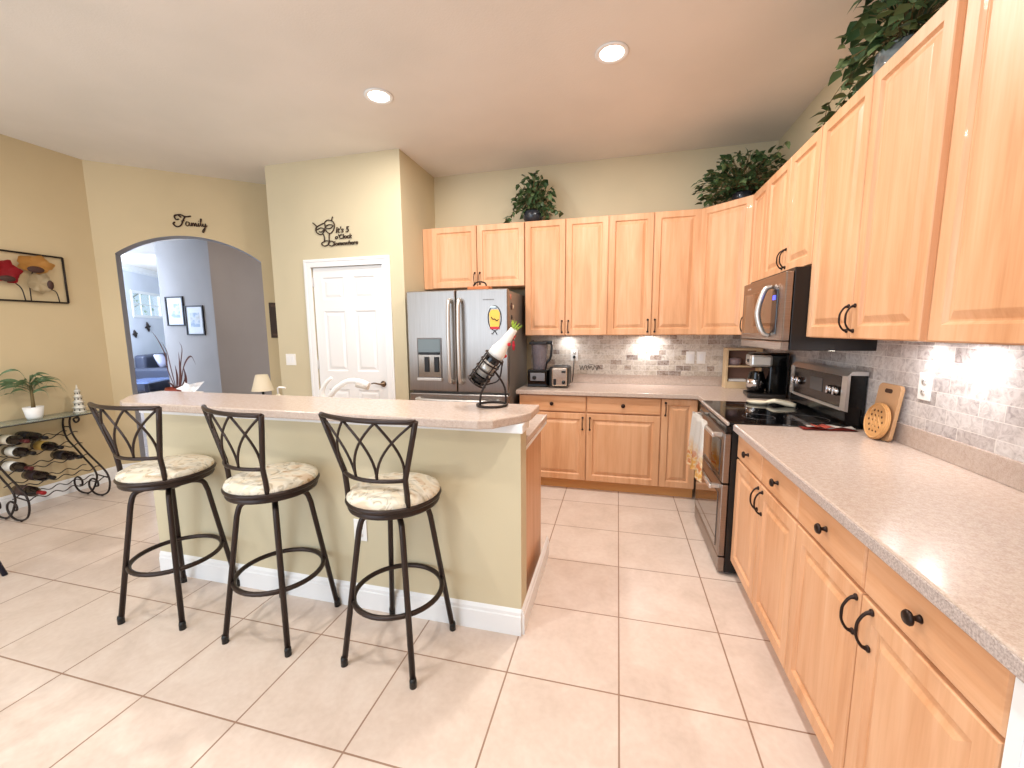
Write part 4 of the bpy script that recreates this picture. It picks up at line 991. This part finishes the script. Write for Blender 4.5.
# ---------------------------------------------------------------- plants on cabinets
def ivy(label, loc, spread, n, seed, trails, potr=.08, poth=.11, potm=None, lsz=.035, hgt=.30, ratio=.22):
    t = thing('potted_ivy', label, 'plant', loc)
    MB().lathe([(0, 0), (potr*.7, 0), (potr*1.02, poth*.45), (potr, poth*.85), (potr*.8, poth), (potr*.75, poth*.9), (0, poth*.85)], 26).build('pot', potm or mat('dark_pot', (46, 48, 54), .2), t)
    rn = random.Random(seed); m = MB(); sm_ = MB()
    def leaf(p, d, s, mi):
        d = d.normalized(); up = Vector((rn.gauss(0, .5), rn.gauss(0, .5), 1)).normalized(); side = d.cross(up)
        if side.length < .05: side = d.orthogonal()
        side.normalize(); nn = side.cross(d).normalized()
        pts = [p, p+d*s*.25+side*s*.42-nn*s*.08, p+d*s*.62+side*s*.30-nn*s*.05, p+d*s*1.15-nn*s*.22, p+d*s*.62-side*s*.30-nn*s*.05, p+d*s*.25-side*s*.42-nn*s*.08]
        mid = p+d*s*.5+nn*s*.08; vs_ = [m.b.verts.new(q) for q in pts]; c_ = m.b.verts.new(mid)
        for v_ in vs_+[c_]: v_.co.x = min(v_.co.x, -.012-loc[0]); v_.co.y = min(v_.co.y, -.012-loc[1]); v_.co.z = max(.004, min(v_.co.z, ZC-.02-loc[2]))
        for i in range(6): f = m.b.faces.new((vs_[i], vs_[(i+1) % 6], c_)); f.material_index = mi; f.smooth = True
    for k in range(n):
        a = rn.uniform(0, 2*PI); e = rn.uniform(-.1, 1.35); rr_ = rn.random()**.5
        d = Vector((math.cos(a)*math.cos(e)*spread[0], math.sin(a)*math.cos(e)*spread[1], math.sin(e)*hgt+poth*.3))
        tip = Vector((0, 0, poth*.8))+d*rr_
        tip.x = min(tip.x+rn.gauss(0, .012), -.03-loc[0]); tip.y = min(tip.y, -.03-loc[1])
        if k % 3 == 0: sm_.tube([(0, 0, poth*.7), Vector((0, 0, poth*.9))+d*rr_*.5+Vector((0, 0, .03)), tip], .002, 4, sm=2)
        ld = Vector((d.x, d.y, rn.uniform(-.25, .18)))+Vector((rn.gauss(0, .09), rn.gauss(0, .09), 0))
        leaf(tip, ld, lsz*rn.uniform(.8, 1.5), 1 if rn.random() < ratio else 0)
    for tr_ in trails:
        P_ = catmull([Vector(p) for p in tr_], 4); sm_.tube(P_, .002, 4)
        for i, p in enumerate(P_[2:]):
            for q in range(2): leaf(p, Vector((rn.gauss(0, 1), rn.gauss(0, .6), rn.uniform(-1, .3))), lsz*rn.uniform(.7, 1.3), 1 if rn.random() < ratio else 0)
    m.build('foliage', [GREEN, GREEN2], t); sm_.build('stem', STEM, t); return t
ivy('green potted ivy on the cabinet left of centre, by the refrigerator', (-2.10, -.20, ZT), (.20, .14), 330, 3,
    [[(0, 0, .1), (.12, -.05, .14), (.2, -.08, .10), (.29, -.10, .06)], [(0, 0, .1), (-.12, -.08, .12), (-.20, -.11, .06), (-.22, -.12, .01)], [(0, 0, .1), (.10, -.08, .10), (.14, -.12, .02)]], .095, .12, hgt=.34, lsz=.045)
ivy('wide trailing ivy on top of the corner cabinet', (-.34, -.33, ZT), (.36, .28), 620, 5,
    [[(0, 0, .1), (-.15, -.05, .12), (-.27, -.02, .05)], [(0, 0, .1), (.10, -.25, .22), (.16, -.42, .30)], [(0, 0, .1), (-.1, .05, .1), (-.28, .08, .02)]], .08, .10, hgt=.30, ratio=.12, lsz=.042)
ivy('variegated ivy in a grey glass pot, highest at upper right', (-.17, -2.00, ZT), (.20, .34), 420, 9,
    [[(0, 0, .1), (-.08, .20, .18), (-.12, .36, .12), (-.1, .45, .04)], [(0, 0, .1), (-.1, .1, .1), (-.14, .25, .02)]], .10, .16, mat('grey_glass_pot', (128, 136, 138), .08, coat=1), lsz=.05, hgt=.40, ratio=.45)

# ---------------------------------------------------------------- wall signs
def strokes(name, lst, rad, origin, ax_u, ax_n, m_, label, cat):
    mb = MB()
    for i_, s in enumerate(lst):
        mb.tube([Vector(origin)+ax_u*p[0]+Vector((0, 0, p[1]))+ax_n*.008 for p in s], rad if i_ < 3 else rad*.62, 6, sm=5)
    return tag(mb.build(name, m_), label, cat)
# 'Family' in script; unit = metres, u to the right
S_ = [
 [(.075, .115), (.045, .135), (.02, .12), (.03, .09), (.055, .095)],                                     # F top curl
 [(.03, .130), (.07, .140), (.11, .125), (.155, .135)],                                                   # F bar
 [(.105, .125), (.085, .08), (.065, .035), (.03, .02), (.005, .045), (.02, .065)],                        # F stem
 [(.07, .078), (.10, .085)],
 [(.135, .072), (.115, .075), (.105, .05), (.118, .035), (.132, .05), (.137, .072), (.137, .045), (.148, .038)],  # a
 [(.148, .038), (.158, .072), (.158, .038), (.170, .070), (.176, .06), (.176, .038), (.188, .070), (.194, .06), (.195, .040), (.206, .045)],  # m
 [(.206, .045), (.212, .072), (.212, .042), (.222, .045)], [(.216, .090), (.217, .094)],                  # i
 [(.222, .045), (.236, .09), (.240, .115), (.232, .11), (.232, .05), (.244, .045)],                        # l
 [(.244, .045), (.250, .072), (.252, .045), (.264, .045), (.272, .074), (.266, .03), (.250, -.015), (.240, -.005), (.262, .03), (.285, .055)]]  # y
sgn = strokes('metal_word_sign', S_, .0072, A0+AD*.62+Vector((0, 0, 2.492)), AD, -AN, mat('dark_script_metal', (56, 34, 26), .5, .3), 'dark script word Family sign above the arched opening', 'sign')
S_ = [[(.0+.11*0, .27), (.02, .255), (.045, .235)],
 [(.045, .235), (.03, .20), (.05, .165), (.10, .15), (.14, .20), (.14, .255), (.09, .245), (.045, .225), (.035, .19)],
 [(.05, .20), (.09, .215), (.13, .20), (.10, .175), (.07, .18)],
 [(.12, .15), (.13, .11), (.125, .08)], [(.14, .20), (.17, .165), (.205, .155), (.24, .185), (.255, .23), (.235, .27), (.18, .285), (.14, .265)],
 [(.15, .225), (.19, .24), (.235, .23), (.21, .205), (.17, .205), (.15, .215)], [(.19, .155), (.185, .12), (.185, .08)],
 [(.22, .275), (.235, .305), (.24, .315)], [(.125, .08), (.09, .06), (.12, .035), (.165, .045), (.185, .075), (.15, .085), (.125, .08)],
 [(.185, .08), (.17, .05), (.21, .03), (.24, .05), (.22, .075), (.185, .08)]]
NX = Vector((1, 0, 0)); NY = Vector((0, -1, 0)); SG = mat('bronze_sign_metal', (66, 48, 36), .5, .3)
o0 = Vector((-4.132, PY, 2.222))
sg = thing('metal_wall_sign', 'bronze cocktail glasses sign reading its 5 oclock somewhere over door', 'sign', o0)
mb = MB()
for s in S_: mb.tube([Vector((p[0], -.008, p[1])) for p in s], .0055, 6, sm=4)
mb.build('cocktail_glasses', SG, sg); sg.scale = (.93, 1, .93)
def text(body, size, loc, parent, m_, name='lettering', rz=0, shear=0):
    c = D.curves.new(name, 'FONT'); c.body = body; c.size = size; c.extrude = .004; c.offset = .0005; c.shear = shear
    tmp = D.objects.new(name, c); C.objects.link(tmp); dg = bpy.context.evaluated_depsgraph_get(); dg.update()
    me = D.meshes.new_from_object(tmp.evaluated_get(dg)); D.objects.remove(tmp)
    me.materials.clear(); me.materials.append(m_); o = D.objects.new(name, me); C.objects.link(o); o.parent = parent; o.location = loc; o.rotation_euler = (PI/2, 0, rz); return o
text("It's 5", .080, (.262, -.008, .155), sg, SG, shear=.2); text("o'Clock", .062, (.25, -.008, .095), sg, SG, shear=.2); text("Somewhere", .060, (.222, -.008, .032), sg, SG, shear=.2)

# poppy wall art on left wall
AX = LX+.02
t = thing('metal_wall_art', 'black framed metal poppy art on the left wall', 'wall art', (AX, -1.53, 1.72)); t.rotation_euler = (0, 0, PI/2)  # local x -> +y, local y -> -x (wall), front = -y -> +x
W2, H2 = .86, .395
m = MB(); fr = .008
m.tube([(0, 0, 0), (0, 0, H2)], fr, 6); m.tube([(-W2, 0, 0), (-W2, 0, H2)], fr, 6); m.tube([(-W2, 0, 0), (0, 0, 0)], fr, 6); m.tube([(-W2, 0, H2), (0, 0, H2)], fr, 6); m.build('frame', IRON2, t)
def petal_flower(c, r, m_, nm, sq=.75, seed=0, lab=None):
    rn = random.Random(seed); mb = MB(); n = 40
    cv = mb.b.verts.new((c[0], -.012, c[1])); rim = []
    for i in range(n):
        a = 2*PI*i/n; R_ = r*(1+.10*math.sin(5*a+seed)+.05*math.sin(11*a)); rim.append(mb.b.verts.new((c[0]+R_*math.cos(a), -.03-.012*math.sin(6*a), c[1]+R_*sq*math.sin(a))))
    mid = [mb.b.verts.new((c[0]+(v_.co.x-c[0])*.5, -.028, c[1]+(v_.co.z-c[1])*.5)) for v_ in rim]
    for i in range(n):
        j = (i+1) % n; f = mb.b.faces.new((cv, mid[i], mid[j])); f.smooth = True; f = mb.b.faces.new((mid[i], rim[i], rim[j], mid[j])); f.smooth = True
    bmesh.ops.solidify(mb.b, geom=mb.b.faces[:], thickness=.003)
    o = mb.build(nm, m_, t)
    if lab: o['label'] = lab
    return o
petal_flower((-.385, .225), .088, mat('poppy_red', (178, 34, 44), .45), 'flower', 1.0, 1, 'red poppy head')
petal_flower((-.20, .31), .115, mat('poppy_gold', (226, 170, 92), .45), 'flower', .62, 2, 'golden poppy head')
petal_flower((-.185, .155), .085, mat('poppy_cream', (222, 204, 168), .5), 'flower', .95, 3, 'cream poppy head')
petal_flower((-.62, .28), .10, mat('poppy_gold2', (214, 150, 80), .45), 'flower', .8, 4, 'amber poppy head')
DKF = mat('flower_centre', (70, 44, 36), .6)
for nm, c, rr_ in (('flower_centre', (-.205, .265), (.055, .028)), ('flower_centre', (-.125, .145), (.022, .04)), ('flower_centre', (-.385, .17), (.05, .025))):
    mb = MB(); mb.sphere((c[0], -.035, c[1]), 1, (rr_[0], .012, rr_[1]), 14); mb.build(nm, DKF, t)
for P_ in ([(-.34, -.01, .15), (-.30, -.012, .10), (-.285, -.01, 0)], [(-.215, -.012, .25), (-.245, -.012, .15), (-.25, -.01, 0)], [(-.115, -.012, .11), (-.08, -.012, .085), (-.065, -.01, 0)], [(-.62, -.01, .2), (-.60, -.01, .1), (-.61, -.01, 0)]):
    mb = MB(); mb.tube(P_, .004, 6, sm=5); mb.build('flower_stem', IRON2, t)

# ---------------------------------------------------------------- wine rack console
yR, yL = -1.69, -2.21
t = thing('wine_rack_table', 'scrolled black iron wine rack table with glass top', 'wine rack', (-5.95, -1.95, 0)); OO = Vector(t.location)
def wr_(pts, y, r=.0075, sm=5): 
    mb = MB(); mb.tube([Vector((-6.10+p[0], y, p[1]))-OO for p in pts], r, 8, sm=sm); return mb
FR = [(.18, .705), (.155, .735-.03), (.13, .69), (.15, .665), (.185, .675), (.20, .70), (.17, .728), (.11, .725), (.075, .66), (.085, .57), (.15, .48), (.26, .38), (.38, .29), (.455, .22), (.475, .14), (.44, .05), (.36, .012), (.27, .018), (.215, .07), (.22, .125), (.27, .155), (.32, .135), (.325, .095), (.295, .085)]
BK = [(.02, .722), (-.01, .66), (-.012, .58), (.02, .50), (.10, .43), (.20, .34), (.29, .26), (.325, .19), (.30, .12), (.25, .05), (.18, .012), (.08, .02), (.03, .07), (.035, .13), (.08, .155), (.125, .13), (.125, .09), (.095, .08)]
for y in (yR, yL):
    e = wr_(FR, y).build('scroll_frame', IRON2, t)
    wr_(BK, y).build('scroll', IRON2, e)
    mb = MB()
    for a, b in (((-.01, .62), (.075, .62)), ((.315, .20), (.47, .18))): mb.tube([Vector((-6.10+a[0], y, a[1]))-OO, Vector((-6.10+b[0], y, b[1]))-OO], .005, 6)
    for a in ((.36, .008), (.18, .008)): mb.sphere(Vector((-6.10+a[0], y, .009))-OO, .010)
    mb.build('brace', IRON2, e)
rows = [(.02, .16, .575), (.04, .20, .475), (.11, .27, .375), (.21, .38, .275), (.29, .46, .185)]
for a, b, z in rows:
    for w_ in (a, b):
        mb = MB(); n = 40; mb.tube([Vector((-6.10+w_, yL+(yR-yL)*i/n, z-.012*math.cos(i/n*2*PI*4.7)))-OO for i in range(n+1)], .004, 6); mb.build('wavy_rail', IRON2, t)
mb = MB(); mb.box(-6.115-OO.x, -5.86-OO.x, yL-.12-OO.y, yR+.16-OO.y, .735, .745, .003); mb.build('glass_top', mat('tabletop_glass', (200, 215, 205), .05, trans=.75, alpha=.75), t)
mb = MB(); mb.tube([Vector((x, y, .734))-OO for x, y in ((-6.11, yL-.12), (-5.865, yL-.12), (-5.865, yR+.16), (-6.11, yR+.16))], .006, 6, closed=True); mb.build('top_rim', IRON2, t)
DKB = mat('wine_bottle_glass', (28, 18, 16), .12)
CAPS = {'black': (24, 22, 24), 'red': (150, 30, 34), 'gold': (190, 150, 70), 'maroon': (84, 30, 34)}
def bottle(label, y, z, xc, capc, labc):
    b = thing('wine_bottle', label, 'bottle', (xc, y, z)); b.rotation_euler = (0, PI/2, 0)
    # local z -> +x ; base at -0.31
    pr = [(r_a, z_a-.315) for r_a, z_a in BOT]
    MB().lathe(pr, 20).build('body', DKB, b)
    MB().lathe([(.0394, -.27), (.0402, -.27), (.0402, -.175), (.0394, -.175)], 20).build('label', mat('bottle_label', labc, .6), b)
    MB().lathe([(.0148, -.06), (.0160, -.06), (.0160, .001), (.013, .003), (0, .003)], 16).build('capsule', mat('capsule', CAPS[capc], .35, .3), b)
    return b
rz_ = lambda k: rows[k][2]+.030
for k, y, xc, capc, labc, lb in ((0, -2.085, -5.79, 'maroon', (214, 200, 176), 'wine bottle with beige label at top left of the rack'),
        (0, -1.975, -5.79, 'black', (30, 28, 34), 'all black wine bottle on the top row, second from left'),
        (1, -1.90, -5.77, 'black', (212, 176, 92), 'wine bottle with yellow label on the second row'),
        (2, -1.82, -5.70, 'black', (40, 34, 36), 'rightmost dark wine bottle on the third row of rack'),
        (1, -2.07, -5.77, 'black', (228, 222, 210), 'wine bottle with white label on the second row, left'),
        (2, -2.13, -5.70, 'maroon', (226, 222, 214), 'wine bottle with white label at left of the third row'),
        (3, -2.04, -5.64, 'black', (50, 30, 30), 'dark wine bottle on the fourth row of rack'),
        (4, -2.13, -5.60, 'red', (70, 50, 46), 'lowest wine bottle, its capsule red, at the rack bottom')):
    bottle(lb, y, rz_(k), xc, capc, labc)
# potted palm on console
t = thing('potted_palm', 'small green palm in a white pot on the glass console', 'plant', (-5.99, -1.925, .7455))
MB().lathe([(0, 0), (.042, 0), (.050, .02), (.062, .10), (.058, .10), (.05, .085), (0, .08)], 26).build('pot', PLWHITE, t)
MB().tube([(0, 0, .08), (.005, 0, .14), (0, .005, .28)], [.015, .012, .009], 8).build('trunk', STEM, t)
m = MB(); rn = random.Random(11)
for k in range(38):
    a = k*2.399; el = rn.uniform(.2, 1.35); ln_ = rn.uniform(.15, .25); h0 = rn.uniform(.20, .30)
    d = Vector((math.cos(a)*.55, math.sin(a), 0)); p0 = Vector((0, 0, h0))
    blade(m, [p0, p0+d*ln_*.45*math.cos(el*.6)+Vector((0, 0, ln_*.5*math.sin(el))), p0+d*ln_*.85+Vector((0, 0, ln_*.45*math.sin(el)-.01)), p0+d*ln_*1.05+Vector((0, 0, ln_*.2*math.sin(el)-.05))], .0085)
m.build('fronds', PGREEN, t)
# pagoda ornament
t = thing('ceramic_tower', 'white pierced ceramic tower ornament on console end', 'ornament', (-6.00, -1.62, .7455))
m = MB()
for k in range(4):
    z = k*.05; r = .040-.007*k; m.lathe([(r, z), (r*.95, z+.035), (r*1.25, z+.038), (r*.8, z+.05)], 6)
m.lathe([(0, 0), (.045, 0), (.042, .008), (0, .008)], 6); m.tube([(0, 0, .195), (0, 0, .245)], [.012, .003], 6)
m.build('tower', mat('cream_ceramic_white', (232, 226, 212), .35), t)
m = MB()
for k in range(4):
    for q in range(6):
        a = q*PI/3+PI/6; r = (.040-.007*k)*.87; m.sphere((r*math.cos(a), r*math.sin(a), k*.05+.018), .006, (.8, .8, 1.3), 8)
m.build('opening', mat('opening_dark', (70, 60, 50), .8), t)
